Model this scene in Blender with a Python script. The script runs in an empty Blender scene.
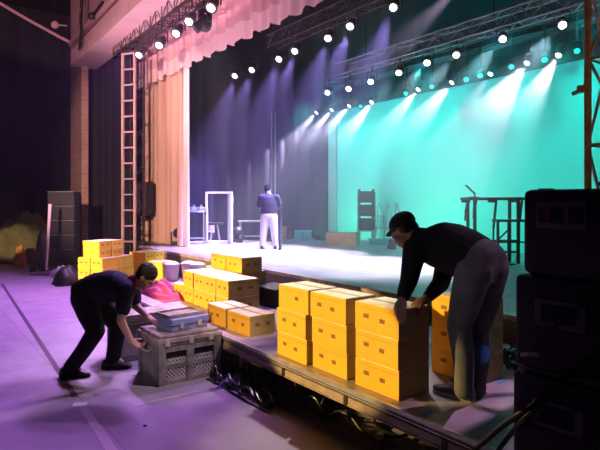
import bpy, bmesh, math, random
from mathutils import Vector as V, Matrix as M, Euler, noise
random.seed(7)
PI = math.pi
sc = bpy.context.scene
C = sc.collection

# ------------------------------------------------------------------ camera
FPX, HZ, CZ = 540.0, 202.0, 1.83          # focal length (px), horizon row, eye height
ANG = math.radians(143.82)
FW = V((math.cos(ANG), math.sin(ANG), 0)); RT = V((math.sin(ANG), -math.cos(ANG), 0))
def PD(px, py, d):                         # a point seen at (px,py) at distance d along the view axis
    p = FW*d + RT*((px-300)/FPX*d); return V((p.x, p.y, CZ-(py-HZ)/FPX*d))
def PZ(px, py, z): return PD(px, py, (CZ-z)*FPX/(py-HZ))
def PY(px, py, Y):
    k = FW.y + RT.y*(px-300)/FPX; return PD(px, py, Y/k)
def PX(px, py, X):
    k = FW.x + RT.x*(px-300)/FPX; return PD(px, py, X/k)
cd = bpy.data.cameras.new('camera'); cam = bpy.data.objects.new('camera', cd); C.objects.link(cam)
cam.location = (0, 0, CZ); cam.rotation_euler = (PI/2, 0, ANG-PI/2)
cd.sensor_width = 36; cd.lens = 36*FPX/600; cd.shift_y = -(225-HZ)/600; cd.clip_start = .05; cd.clip_end = 200
sc.camera = cam
sc.view_settings.view_transform = 'Standard'; sc.view_settings.look = 'None'
sc.view_settings.gamma = 1; sc.view_settings.exposure = 0.42; sc.view_settings.use_curve_mapping = False

# ------------------------------------------------------------------ materials
def mat(name, col, rough=.6, metal=0, var=0, vscale=5, bump=0, bscale=40, col2=None, stretch=(1,1,1), spec=.5, emit=0, ecol=None):
    m = bpy.data.materials.new(name); m.use_nodes = True
    nt = m.node_tree; b = nt.nodes['Principled BSDF']
    c = tuple(col)+(1,)
    b.inputs['Base Color'].default_value = c; b.inputs['Roughness'].default_value = rough
    b.inputs['Metallic'].default_value = metal; b.inputs['Specular IOR Level'].default_value = spec
    if emit:
        b.inputs['Emission Color'].default_value = tuple(ecol or col)+(1,); b.inputs['Emission Strength'].default_value = emit
    if var or bump or col2:
        tc = nt.nodes.new('ShaderNodeTexCoord'); mp = nt.nodes.new('ShaderNodeMapping')
        mp.inputs['Scale'].default_value = stretch
        nt.links.new(tc.outputs['Object'], mp.inputs['Vector'])
    if var or col2:
        n = nt.nodes.new('ShaderNodeTexNoise'); n.inputs['Scale'].default_value = vscale; n.inputs['Detail'].default_value = 5
        r = nt.nodes.new('ShaderNodeValToRGB')
        e = r.color_ramp.elements
        lo = tuple(col2)+(1,) if col2 else tuple(x*(1-var) for x in col)+(1,)
        e[0].position = .35; e[1].position = .65; e[0].color = lo; e[1].color = c
        nt.links.new(mp.outputs[0], n.inputs['Vector']); nt.links.new(n.outputs['Fac'], r.inputs['Fac'])
        nt.links.new(r.outputs['Color'], b.inputs['Base Color'])
    if bump:
        n2 = nt.nodes.new('ShaderNodeTexNoise'); n2.inputs['Scale'].default_value = bscale; n2.inputs['Detail'].default_value = 3
        bp = nt.nodes.new('ShaderNodeBump'); bp.inputs['Strength'].default_value = bump; bp.inputs['Distance'].default_value = .02
        nt.links.new(mp.outputs[0], n2.inputs['Vector']); nt.links.new(n2.outputs['Fac'], bp.inputs['Height'])
        nt.links.new(bp.outputs['Normal'], b.inputs['Normal'])
    return m
def brick_mat(name, c1, c2, cm, scale, bw, bh, ms=.01, rough=.6, axis=(0,0,0), bump=.2):
    m = bpy.data.materials.new(name); m.use_nodes = True
    nt = m.node_tree; b = nt.nodes['Principled BSDF']; b.inputs['Roughness'].default_value = rough
    tc = nt.nodes.new('ShaderNodeTexCoord'); mp = nt.nodes.new('ShaderNodeMapping'); mp.inputs['Rotation'].default_value = axis
    br = nt.nodes.new('ShaderNodeTexBrick')
    for k, v in (('Color1', c1), ('Color2', c2), ('Mortar', cm)): br.inputs[k].default_value = tuple(v)+(1,)
    br.inputs['Scale'].default_value = scale; br.inputs['Brick Width'].default_value = bw; br.inputs['Row Height'].default_value = bh
    br.inputs['Mortar Size'].default_value = ms
    n = nt.nodes.new('ShaderNodeTexNoise'); n.inputs['Scale'].default_value = 3.5; n.inputs['Detail'].default_value = 7
    mx = nt.nodes.new('ShaderNodeMix'); mx.data_type = 'RGBA'; mx.blend_type = 'MULTIPLY'; mx.inputs['Factor'].default_value = .55
    rp = nt.nodes.new('ShaderNodeValToRGB'); rp.color_ramp.elements[0].position = .3; rp.color_ramp.elements[1].position = .7
    rp.color_ramp.elements[0].color = (.55,.55,.55,1)
    nt.links.new(tc.outputs['Object'], mp.inputs[0]); nt.links.new(mp.outputs[0], br.inputs['Vector'])
    nt.links.new(tc.outputs['Object'], n.inputs['Vector']); nt.links.new(n.outputs['Fac'], rp.inputs[0])
    nt.links.new(br.outputs['Color'], mx.inputs[6]); nt.links.new(rp.outputs['Color'], mx.inputs[7])
    nt.links.new(mx.outputs[2], b.inputs['Base Color'])
    if bump:
        bp = nt.nodes.new('ShaderNodeBump'); bp.inputs['Strength'].default_value = bump; bp.inputs['Distance'].default_value = .01
        nt.links.new(rp.outputs['Color'], bp.inputs['Height']); nt.links.new(bp.outputs['Normal'], b.inputs['Normal'])
    return m
MT = dict(
 black=mat('black_paint', (.018,.017,.02), .5, var=.4, vscale=8),
 blackplastic=mat('black_plastic', (.042,.032,.033), .5, bump=.25, bscale=220, spec=.4),
 cable=mat('cable_rubber', (.016,.016,.022), .28),
 greymetal=mat('grey_metal', (.38,.38,.42), .35, .8, var=.2, vscale=12),
 alu=mat('aluminium', (.62,.6,.6), .35, .7, var=.25, vscale=10),
 alubrown=mat('worn_aluminium', (.50,.35,.32), .5, .15, var=.4, vscale=7),
 trusspaint=mat('truss_tube', (.5,.5,.52), .35, .6, var=.2),
 rust=mat('bronze_tube', (.42,.24,.13), .4, .5, var=.3, vscale=9),
 white=mat('white_plastic', (.8,.78,.8), .45, var=.1),
 whitemetal=mat('white_metal', (.82,.8,.84), .4),
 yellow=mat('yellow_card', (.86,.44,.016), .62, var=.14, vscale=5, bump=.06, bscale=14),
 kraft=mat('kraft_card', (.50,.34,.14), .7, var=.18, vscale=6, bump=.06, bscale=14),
 print=mat('brown_print', (.30,.13,.02), .7, var=.5, vscale=60),
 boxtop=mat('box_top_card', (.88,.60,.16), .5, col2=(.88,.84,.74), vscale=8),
 tape=mat('packing_tape', (.75,.6,.36), .25, var=.15),
 drape=mat('black_drape', (.022,.02,.032), .85, var=.35, vscale=3, stretch=(1,1,.1), spec=.15),
 peach=mat('peach_curtain', (.72,.46,.36), .7, var=.12, vscale=4, stretch=(1,1,.1)),
 peachval=mat('rose_valance', (.74,.42,.46), .7, var=.12, vscale=4, stretch=(1,1,.2)),
 hem=mat('pale_rose_hem', (.84,.58,.6), .65),
 whitecloth=mat('white_cloth', (.85,.82,.86), .7),
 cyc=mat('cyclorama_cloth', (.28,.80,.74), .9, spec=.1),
 cycgrey=mat('cyclorama_border', (.5,.55,.55), .9, spec=.1),
 plaster=mat('pink_plaster', (.52,.31,.31), .75, var=.15, vscale=2),
 plaster2=mat('pale_pink_plaster', (.66,.44,.43), .75, var=.12, vscale=2),
 pillar=brick_mat('pillar_blocks', (.50,.30,.28), (.46,.27,.25), (.3,.18,.18), 1, .9, .45, .012, .8, (PI/2,0,0), .1),
 hallfloor=brick_mat('hall_floor_board', (.44,.35,.44), (.415,.33,.42), (.30,.23,.31), 1, 2.44, 1.22, .006, .55),
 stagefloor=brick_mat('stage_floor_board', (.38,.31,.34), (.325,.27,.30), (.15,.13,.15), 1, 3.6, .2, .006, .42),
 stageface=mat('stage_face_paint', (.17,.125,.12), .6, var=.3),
 deck=mat('riser_deck_ply', (.40,.32,.38), .45, var=.3, vscale=4, bump=.1, bscale=60),
 dark=mat('dark_wall', (.02,.018,.024), .9, var=.3),
 olive=mat('olive_canvas', (.13,.11,.05), .85, var=.35, vscale=4, bump=.3, bscale=8, spec=.15),
 orange=mat('orange_cloth', (.75,.25,.06), .7, var=.3),
 magenta=mat('magenta_cloth', (.46,.015,.11), .7, var=.35, vscale=9, bump=.3, bscale=12),
 crate=mat('grey_crate_plastic', (.27,.235,.24), .5, var=.55, vscale=9, bump=.15, bscale=50),
 cratelid=mat('scuffed_crate_lid', (.42,.33,.30), .55, col2=(.20,.14,.11), vscale=9),
 clip=mat('pale_crate_clip', (.55,.5,.52), .4, var=.3),
 bluecase=mat('blue_case', (.27,.30,.62), .35, var=.25, vscale=9),
 redstrip=mat('magenta_strip', (.5,.08,.25), .5),
 bluelight=mat('blue_light_patch', (.03,.36,.62), .5),  # blue light on the riser deck put into colour
 whitetape=mat('white_gaffer', (.9,.9,.9), .5, var=.1, vscale=40),
 paletape=mat('pale_floor_tape', (.62,.48,.56), .55, var=.2, vscale=20),
 darktape=mat('dark_floor_tape', (.12,.07,.12), .6, var=.4, vscale=20),
 skin1=mat('tan_skin', (.50,.29,.21), .55),
 skin2=mat('brown_skin', (.26,.13,.095), .5),
 hair=mat('black_hair', (.012,.01,.012), .5, bump=.7, bscale=90, spec=.15),
 tee=mat('black_tee', (.016,.018,.035), .75, bump=.35, bscale=14, spec=.15),
 sweat=mat('black_sweatshirt', (.017,.015,.017), .85, bump=.3, bscale=14, spec=.15),
 trous=mat('black_trousers', (.013,.011,.014), .75, bump=.3, bscale=13, spec=.15),
 jeans=mat('grey_jeans', (.13,.125,.135), .8, var=.3, vscale=9, bump=.35, bscale=16, spec=.15),
 chinos=mat('pale_chinos', (.62,.55,.56), .75, bump=.3, bscale=14),
 plum=mat('plum_shirt', (.022,.012,.028), .75, bump=.3, bscale=14),
 shoe=mat('black_shoe', (.018,.016,.018), .5), sole=mat('pale_sole', (.42,.38,.36), .6),
 cap=mat('black_cap', (.012,.014,.018), .7), eye=mat('eye_dark', (.03,.02,.02), .2, spec=.15),
 maroon=mat('maroon_insert', (.10,.012,.022), .45), plate=mat('plate_plastic', (.24,.20,.20), .5), navy=mat('dark_navy_grille', (.024,.022,.036), .6, var=.2), deep=mat('recess_shade', (.004,.004,.006), .6),  # deep: near-black stands in for shade in handle pockets and crate interior
 silvercap=mat('silver_plug', (.6,.58,.6), .3, .6), tag=mat('tan_paper_tag', (.45,.34,.3), .6),
 teal=mat('teal_plastic', (.05,.45,.42), .5),
 lens=mat('lit_lens', (1,1,1), .3, emit=14, ecol=(.86,.86,1.0)),
 lensteal=mat('lit_teal_lens', (.1,1,.9), .3, emit=.75, ecol=(.0,.9,.75)),
 glint=mat('lit_small_lamp', (1,1,1), .3, emit=5, ecol=(.8,.78,1)),
)

# ------------------------------------------------------------------ mesh helpers
class MB:
    def __init__(s): s.bm = bmesh.new()
    def _fin(s, geom, mi):
        for v in geom:
            for f in v.link_faces: f.material_index = mi
    def box(s, c, sz, rot=None, mi=0, bev=0):
        r = bmesh.ops.create_cube(s.bm, size=1)['verts']
        m = M.Translation(V(c)) @ (rot.to_4x4() if rot is not None else M()) @ M.Diagonal((sz[0], sz[1], sz[2], 1))
        bmesh.ops.transform(s.bm, matrix=m, verts=r)
        s._fin(r, mi)
        if bev:
            es = list({e for v in r for e in v.link_edges})
            q = bmesh.ops.bevel(s.bm, geom=es, offset=bev, segments=2, affect='EDGES', profile=.5)
            for f in q['faces']: f.material_index = mi
        return s
    def span(s, a, b, mi=0, bev=0):
        return s.box([(a[i]+b[i])/2 for i in range(3)], [abs(a[i]-b[i]) for i in range(3)], None, mi, bev)
    def cyl(s, a, b, r, r2=None, seg=10, mi=0):
        a = V(a); b = V(b); d = b-a
        g = bmesh.ops.create_cone(s.bm, cap_ends=True, segments=seg, radius1=r, radius2=r if r2 is None else r2, depth=d.length)['verts']
        m = M.Translation((a+b)/2) @ d.to_track_quat('Z', 'Y').to_matrix().to_4x4()
        bmesh.ops.transform(s.bm, matrix=m, verts=g); s._fin(g, mi); return s
    def sph(s, c, r, rot=None, mi=0, u=12, v=8):
        if not hasattr(r, '__len__'): r = (r, r, r)
        g = bmesh.ops.create_uvsphere(s.bm, u_segments=u, v_segments=v, radius=1)['verts']
        m = M.Translation(V(c)) @ (rot.to_4x4() if rot is not None else M()) @ M.Diagonal((r[0], r[1], r[2], 1))
        bmesh.ops.transform(s.bm, matrix=m, verts=g); s._fin(g, mi); return s
    def limb(s, pts, rad, seg=12):                   # tapering limb: spheres joined by cones
        pts = [V(p) for p in pts]
        for i, p in enumerate(pts): s.sph(p, rad[i]*1.0, u=seg, v=8)
        for i in range(len(pts)-1): s.cyl(pts[i], pts[i+1], rad[i], rad[i+1], seg)
        return s
    def loft(s, rings, seg=16, mi=0):                # rings: (centre, axisA*ra, axisB*rb)
        R = []
        for c, a, b in rings:
            c = V(c); a = V(a); b = V(b)
            R.append([s.bm.verts.new(c+a*math.cos(2*PI*k/seg)+b*math.sin(2*PI*k/seg)) for k in range(seg)])
        for i in range(len(R)-1):
            for k in range(seg):
                f = s.bm.faces.new((R[i][k], R[i][(k+1)%seg], R[i+1][(k+1)%seg], R[i+1][k])); f.material_index = mi
        f = s.bm.faces.new(R[0][::-1]); f.material_index = mi
        f = s.bm.faces.new(R[-1]); f.material_index = mi
        return s
    def path(s, pts, r, seg=6, mi=0, smooth=True):
        pts = [V(p) for p in pts]
        if smooth and len(pts) > 2:
            q = []
            for i in range(len(pts)-1):
                p0 = pts[max(i-1,0)]; p1 = pts[i]; p2 = pts[i+1]; p3 = pts[min(i+2,len(pts)-1)]
                for t in (0,.25,.5,.75):
                    q.append(.5*((2*p1)+(p2-p0)*t+(2*p0-5*p1+4*p2-p3)*t*t+(3*p1-p0-3*p2+p3)*t**3))
            q.append(pts[-1]); pts = q
        up = V((0,0,1)); rings = []
        for i, p in enumerate(pts):
            d = (pts[min(i+1,len(pts)-1)]-pts[max(i-1,0)])
            if d.length < 1e-6: d = V((1,0,0))
            d.normalize()
            a = d.cross(up)
            if a.length < .05: a = d.cross(V((1,0,0)))
            a.normalize(); b = d.cross(a)
            rings.append((p, a*r, b*r))
        return s.loft(rings, seg, mi)
    def quad(s, pts, mi=0):
        f = s.bm.faces.new([s.bm.verts.new(V(p)) for p in pts]); f.material_index = mi; return s
    def prism(s, poly, ext, mi=0):                    # polygon (3D points) swept by a vector
        a = [s.bm.verts.new(V(p)) for p in poly]; b = [s.bm.verts.new(V(p)+V(ext)) for p in poly]
        n = len(a); fs = [s.bm.faces.new(a), s.bm.faces.new(b[::-1])]
        for i in range(n): fs.append(s.bm.faces.new((a[i], b[i], b[(i+1)%n], a[(i+1)%n])))
        for f in fs: f.material_index = mi
        return s
    def mesh(s, name, mats, smooth=False):
        bmesh.ops.recalc_face_normals(s.bm, faces=s.bm.faces[:])
        me = bpy.data.meshes.new(name); s.bm.to_mesh(me); s.bm.free()
        for m in (mats if isinstance(mats, (list, tuple)) else [mats]): me.materials.append(MT[m])
        if smooth:
            for p in me.polygons: p.use_smooth = True
            try: me.set_sharp_from_angle(angle=math.radians(42))
            except Exception: pass
        return me
    def build(s, name, mats, parent=None, smooth=False, loc=None, rotz=0):
        o = bpy.data.objects.new(name, s.mesh(name, mats, smooth)); C.objects.link(o)
        if parent is not None: o.parent = parent
        if loc is not None: o.location = loc
        if rotz: o.rotation_euler[2] = rotz
        return o
def tag(o, label, cat, group=None, kind=None):
    if label: o['label'] = label
    if cat: o['category'] = cat
    if group: o['group'] = group
    if kind: o['kind'] = kind
    return o
def struct(o): o['kind'] = 'structure'; return o
def thing(name, label, cat, loc=(0,0,0), rotz=0, group=None):
    o = bpy.data.objects.new(name, None); o.empty_display_size = .1; C.objects.link(o)
    o.location = loc; o.rotation_euler = (0,0,rotz); return tag(o, label, cat, group)
def copy_tree(o, parent=None):
    c = o.copy(); C.objects.link(c)
    if parent is not None: c.parent = parent
    for ch in list(o.children): copy_tree(ch, c)
    return c
def rotz(a): return M.Rotation(a, 3, 'Z')
def remesh(mb, name, mats, parent=None, vox=.011, it=5):
    me = mb.mesh(name+'_raw', mats)
    t = bpy.data.objects.new('tmp', me); C.objects.link(t)
    r = t.modifiers.new('r', 'REMESH'); r.mode = 'VOXEL'; r.voxel_size = vox
    sm = t.modifiers.new('s', 'SMOOTH'); sm.iterations = it; sm.factor = .5
    dg = bpy.context.evaluated_depsgraph_get(); dg.update()
    m2 = bpy.data.meshes.new_from_object(t.evaluated_get(dg)); m2.name = name
    bpy.data.objects.remove(t); bpy.data.meshes.remove(me)
    if not m2.materials:
        m2.materials.append(MT[mats if isinstance(mats, str) else mats[0]])
    for p in m2.polygons: p.use_smooth = True
    o = bpy.data.objects.new(name, m2); C.objects.link(o)
    if parent is not None: o.parent = parent
    return o

SZ, DZ, FZ = .67, .50, .13                         # stage level, riser level
# ------------------------------------------------------------------ setting
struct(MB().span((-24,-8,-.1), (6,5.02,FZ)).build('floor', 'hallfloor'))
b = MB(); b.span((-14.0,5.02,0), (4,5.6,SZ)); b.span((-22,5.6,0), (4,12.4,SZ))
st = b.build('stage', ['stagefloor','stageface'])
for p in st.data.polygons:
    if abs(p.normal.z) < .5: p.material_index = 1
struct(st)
struct(MB().span((-14.0,4.985,SZ-.05), (4,5.02,SZ+.004)).build('trim_1', 'alubrown'))
struct(MB().span((-24.2,-8,0), (-24,13,9)).build('wall_left', 'dark'))
struct(MB().span((-24,12.8,0), (6,13,9)).build('wall_back', 'dark'))
struct(MB().span((-24.2,-8,9), (6,13,9.2)).build('ceiling', 'dark'))
# proscenium pillar, header beam and wall above it
struct(MB().span((-18.6,4.35,0), (-17.25,4.55,9)).build('wall_proscenium', 'pillar'))
b = MB()
b.prism([(-17.45,4.10,5.98), (2,4.10,6.55), (2,4.10,7.2), (-17.45,4.10,6.45)], (0,.75,0))
struct(b.build('trim_2', 'plaster2'))
b = MB()
b.prism([(-18.2,4.30,6.45), (2,4.30,7.1), (2,4.30,9), (-18.2,4.30,9)], (0,.3,0))
b.prism([(-17.6,4.06,6.62), (2,4.06,7.34), (2,4.06,7.48), (-17.6,4.06,6.74)], (0,.24,0))
struct(b.build('wall_header', 'plaster'))

def drape(name, a, bb, z0, z1, m, fold=.35, amp=.06, label=None, cat='curtain', group=None, scallop=0, n=None, hem=None, th=.012, parent=None, kind=None):
    a = V((a[0], a[1])); bb = V((bb[0], bb[1])); d = bb-a; L = d.length; d.normalize(); nn = V((-d.y, d.x))
    n = n or max(24, int(L/fold*10)); rows = 9; mb = MB(); G = []
    ph = random.random()*6
    for i in range(n+1):
        t = i/n; s = t*L
        w = math.sin(2*PI*s/fold+ph+.7*math.sin(s*1.7))*amp + math.sin(2*PI*s/(fold*2.7)+ph*2)*amp*.45
        col = []
        for j in range(rows+1):
            u = j/rows; zb = z0
            if scallop: zb = z0 + .10*(1-abs(math.sin(PI*s/scallop)))
            z = zb+(z1-zb)*u; k = 1-.35*u
            p = a+d*s+nn*(w*k)
            col.append((p.x, p.y, z))
        G.append(col)
    fv = [[mb.bm.verts.new(V(c)) for c in col] for col in G]
    bv = [[mb.bm.verts.new(V(c)+V((nn.x,nn.y,0))*th) for c in col] for col in G]
    mbf = mb.bm.faces.new
    for i in range(n):
        for j in range(rows):
            mi = 1 if (hem and j == 0) else 0
            f = mbf((fv[i][j], fv[i+1][j], fv[i+1][j+1], fv[i][j+1])); f.material_index = mi
            f = mbf((bv[i][j], bv[i][j+1], bv[i+1][j+1], bv[i+1][j])); f.material_index = mi
        mbf((fv[i][0], bv[i][0], bv[i+1][0], fv[i+1][0])); mbf((fv[i][rows], fv[i+1][rows], bv[i+1][rows], bv[i][rows]))
    for i in (0, n):
        for j in range(rows): mbf((fv[i][j], fv[i][j+1], bv[i][j+1], bv[i][j]))
    o = mb.build(name, [m]+([hem] if hem else []), parent, True)
    if label: tag(o, label, cat, group)
    if kind: o['kind'] = kind
    return o
# curtains
drape('stage_curtain', (-16.2,5.9), (-13.35,5.9), SZ, 6.6, 'peach', .42, .09, 'tall peach stage curtain gathered in folds behind the ladder tower')
drape('curtain_edge', (-13.28,5.88), (-12.9,5.88), SZ, 6.6, 'whitecloth', .2, .03, 'narrow white cloth strip hanging along the peach curtain edge', 'curtain')
drape('valance', (-16.3,5.7), (-3.6,5.7), 5.20, 8.6, 'peachval', .36, .035, 'rose pink valance with a scalloped hem above the stage opening', 'curtain', scallop=.58, n=900, hem='hem')
drape('wing_curtain', (-14.9,6.5), (-13.75,11.4), SZ, 8.6, 'drape', .55, .07, 'dark pleated wing curtain beside the turquoise screen', 'curtain')
drape('wing_curtain', (-20,7.6), (-15.2,7.6), SZ, 8.6, 'drape', .55, .07, 'dark wing curtain behind the peach stage curtain', 'curtain')
drape('side_drape', (-17.9,4.85), (-15.25,5.2), FZ, 6.6, 'drape', .5, .07, 'dark drape hanging between the pink pillar and the ladder tower', 'curtain')
drape('wall_drape', (-20.5,-2.5), (-20.5,6.5), FZ, 8.5, 'drape', .7, .07, 'black drape covering the far left wall', 'curtain')
drape('masking_drape', (-18.6,4.15), (-16.9,4.15), FZ, 2.15, 'drape', .5, .03, 'low black drape in front of the pink pillar foot', 'curtain')
drape('border_curtain', (-14,12.0), (3,12.0), 4.6, 8.8, 'drape', .7, .07, 'black border curtain hanging over the top of the turquoise screen', 'curtain', n=300)
drape('border_curtain', (-13.4,8.6), (3,8.6), 6.2, 8.8, 'drape', .7, .07, 'black border curtain above the turquoise lit truss', 'curtain', n=300)
# cyclorama
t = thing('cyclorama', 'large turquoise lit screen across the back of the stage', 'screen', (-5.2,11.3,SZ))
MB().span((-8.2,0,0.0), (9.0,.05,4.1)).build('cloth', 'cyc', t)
MB().span((-8.62,-.05,0.0), (-8.22,.06,4.3)).build('side_panel', 'cycgrey', t)
MB().span((-8.62,-.06,4.1), (9,.08,4.3)).build('top_batten', 'black', t)

# ------------------------------------------------------------------ riser
RX0, RX1, RY0, RY1 = -8.75, -.3, 2.55, 4.55
t = thing('stage_riser', 'low stage riser with an aluminium edge rail carrying yellow cartons', 'riser', ((RX0+RX1)/2, (RY0+RY1)/2, 0))
cx, cy = (RX0+RX1)/2, (RY0+RY1)/2; hx, hy = (RX1-RX0)/2, (RY1-RY0)/2
MB().span((-hx,-hy+.02,DZ-.045), (hx,hy-.02,DZ)).build('deck', 'deck', t)
b = MB(); 
b.span((-hx,-hy-.006,DZ-.022), (hx,-hy+.02,DZ+.006)); 
b.span((-hx,-hy+.002,DZ-.052),(hx,-hy+.012,DZ-.045))
b.build('edge_rail', 'alu', t)
b = MB(); b.span((-hx,-hy,DZ-.125), (hx,-hy+.03,DZ-.066)); b.span((-hx,-hy-.007,DZ-.125), (hx,-hy,DZ-.115)); b.span((-hx,hy-.03,DZ-.135), (hx,hy,DZ)); b.span((-hx,-hy,DZ-.135), (-hx+.03,hy,DZ)); b.span((hx-.03,-hy,DZ-.135), (hx,hy,DZ))
b.build('frame', 'alubrown', t)
for x in (-8.6,-6.9,-4.62,-2.95,-.6):
    for y in (RY0+.12, RY1-.1):
        if x == -2.95 and y < 3: continue
        b = MB(); b.cyl((x-cx,y-cy,FZ+.01), (x-cx,y-cy,DZ-.1), .026, seg=12); b.cyl((x-cx,y-cy,FZ), (x-cx,y-cy,FZ+.014), .05, seg=12)
        b.build('leg', 'alubrown', t, True)
for x in (-2.93, -2.05, -3.72, -5.6):
    MB().span((x-cx-.018,-hy-.008,DZ-.125), (x-cx+.018,-hy+.004,DZ-.06)).build('clamp', 'black', t)

# ------------------------------------------------------------------ cartons
BL, BW, BH = .43, .305, .2
def carton_mesh(name, marks, kind=0):
    b = MB(); b.box((0,0,BH/2), (BL,BW,BH), bev=.004); ends = len(marks) < 3
    for f in b.bm.faces:
        n = f.normal
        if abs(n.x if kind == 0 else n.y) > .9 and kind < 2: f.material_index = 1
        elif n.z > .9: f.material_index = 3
    for s in (-1, 1):                                   # prints on both long faces and both ends
        for (x, z, w, h) in marks:
            b.span((x-w/2, s*BW/2, z-h/2), (x+w/2, s*(BW/2+.0012), z+h/2), 2)
        for y in ((-.062,.062) if ends else ()):
            b.span((s*BL/2, y-.026, .095), (s*(BL/2+.0012), y+.026, .125), 2)
        b.span((s*BL/2,-BW/2+.008,BH-.035),(s*(BL/2+.0006),BW/2-.008,BH-.033),2)
        b.span((-BL/2+.008,s*BW/2,BH-.034),(BL/2-.008,s*(BW/2+.0006),BH-.032),2)
    # top flaps slightly raised with a gap between them
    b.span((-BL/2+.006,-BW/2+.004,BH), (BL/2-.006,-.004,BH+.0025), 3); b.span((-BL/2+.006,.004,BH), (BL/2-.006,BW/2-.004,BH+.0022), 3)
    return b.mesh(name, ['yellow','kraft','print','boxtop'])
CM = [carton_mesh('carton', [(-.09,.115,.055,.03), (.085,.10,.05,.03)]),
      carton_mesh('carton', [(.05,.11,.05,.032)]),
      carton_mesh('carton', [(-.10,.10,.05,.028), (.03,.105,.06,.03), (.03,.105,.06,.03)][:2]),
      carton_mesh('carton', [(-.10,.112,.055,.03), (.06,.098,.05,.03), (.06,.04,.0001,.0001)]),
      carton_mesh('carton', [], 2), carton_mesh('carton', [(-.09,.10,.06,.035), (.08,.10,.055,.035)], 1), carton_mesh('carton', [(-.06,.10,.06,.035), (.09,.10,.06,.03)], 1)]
b = MB(); b.span((-BL/2-.001,-.024,BH+.0026), (BL/2+.001,.024,BH+.0034))
TAPE = b.mesh('packing_tape', 'tape')
ncart = 0
def carton(x, y, z, label, group, rz=0, jit=.012, m=None):
    global ncart
    o = bpy.data.objects.new('carton', CM[m if m is not None else ncart % 3]); C.objects.link(o)
    o.location = (x+random.uniform(-jit,jit), y+random.uniform(-jit,jit), z); o.rotation_euler[2] = rz+random.uniform(-.02,.02)
    tp = bpy.data.objects.new('packing_tape', TAPE); C.objects.link(tp); tp.parent = o
    tag(o, label, 'box', group); ncart += 1
    return o
BS = BH+.0036
LV = {3: ('bottom', 'middle', 'top'), 2: ('lower', 'upper')}
def stack(x, y, z0, n, where, group, rz=0, jit=.012, off=None):
    for k in range(n):
        dx = off[k] if off else 0
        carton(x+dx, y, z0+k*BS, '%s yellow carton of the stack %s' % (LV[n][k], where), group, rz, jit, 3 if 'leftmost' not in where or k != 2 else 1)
G1 = 'yellow cartons on the riser edge'
stack(-3.735, 2.645+BW/2, DZ, 3, 'leftmost of three on the riser edge', G1, off=(.02,-.01,.0))
stack(-3.25, 2.65+BW/2, DZ, 3, 'between two others on the riser edge', G1)
stack(-2.73, 2.655+BW/2, DZ, 3, "under the bending man's hands", G1, jit=.002)
stack(-2.605, 3.35+BW/2, DZ, 3, "behind the standing legs of the man in grey jeans", G1, jit=.004)
G2 = 'yellow cartons heaped behind the grey crate'
carton(-4.80, 2.72+BW/2, DZ, 'single yellow carton with kraft end alone on the riser rim beside the three stacks', G2, .03, m=0)
carton(-5.27, 2.72+BW/2, DZ, 'low yellow carton on the riser rim partly hidden by the grey crate', G2, 0, m=2)
od = ['first', 'second', 'third', 'fourth', 'fifth']
for k in range(5): carton(-5.58-BW/2-k*.316, 3.04+BL/2, DZ, 'yellow carton in the lower layer of the heap behind the crate, %s from the right' % od[k], G2, PI/2, .005, m=5+k%2)
for k in range(4): carton(-5.58-BW/2-k*.316, 3.04+BL/2, DZ+BS, 'yellow carton in the upper layer of the heap behind the crate, %s from the right' % od[k], G2, PI/2, .005, m=6-k%2)
for k in range(3):
    for l in range(2): carton(-6.17-BW/2-k*.316, 3.51+BL/2, DZ+l*BS, 'yellow carton in the rear row of the heap, %s layer, %s from the right' % (LV[2][l], od[k]), G2, PI/2, .003, 5)
carton(-6.05-BL/2, 3.50+BW/2, DZ+2*BS, 'yellow carton with kraft end topmost on the heap behind the crate', G2, .0, .0, m=2)
carton(-6.05-BL*1.5-.01, 3.50+BW/2, DZ+2*BS, 'topmost yellow carton of the heap, left of its topmost neighbour', G2, .0, .0, m=0)
# far pile left of the stage
G3 = 'yellow cartons piled on the hall floor'
O = PD(103, 292, 10.4); u = V((math.cos(math.radians(210)), math.sin(math.radians(210)), 0)); v = V((math.cos(math.radians(120)), math.sin(math.radians(120)), 0))
rzL = math.radians(30)
tn = ('bottom', 'second', 'third')
for l in range(3):
    for i in range(2):
        for j in range(2):
            p = O+u*(BW/2+.01+i*(BW+.02))+v*(BL/2+j*(BL+.01))
            carton(p.x, p.y, FZ+l*BS, 'yellow carton in the far floor pile, %s layer, %s %s' % (tn[l], ('front','back')[j], ('right','left')[i]), G3, rzL+PI/2, .004, 4)
for l in range(2):
    for j in range(2):
        p = O+u*(BL/2+.10)+v*(BW/2+.02+j*(BW+.01))
        carton(p.x, p.y, FZ+3*BS+l*BS*.8, 'shallow yellow carton on top of the far floor pile, %s layer, %s' % (LV[2][l], ('front','back')[j]), G3, rzL, .006, 4).scale.z = .8
q = PD(147, 280, 12.0)
for l in range(3):
    for j in range(2):
        p = V((q.x,q.y,0))+v*(j-.5)*(BW+.01)
        carton(p.x, p.y, FZ+l*BS, 'yellow carton in the pile against the stage front, %s layer, %s' % (LV[3][l], ('near','far')[j]), G3, rzL, .006, 4)
q = PD(163, 280, 10.0)
for l in range(3): carton(q.x, q.y, FZ+l*BS, 'yellow carton, %s of the lone stack by the white tubs' % LV[3][l], G3, .2, .006, 4)
# kraft box alone on the stage
p = PZ(350, 246.5, SZ)
t = thing('cardboard_box', 'tan cardboard box standing alone on the stage floor', 'box', (p.x-.28,p.y+.1,SZ), math.radians(35))
b = MB(); b.box((-.12,.12,.17), (.82,.42,.34), bev=.006); b.span((-.53,-.09,.338), (.29,.115,.343)); b.span((-.53,.125,.338), (.29,.33,.342))
b.build('box_body', 'kraft', t)
MB().span((-.52,.10,.3435), (.28,.14,.3445)).build('packing_tape', 'tape', t)

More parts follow.
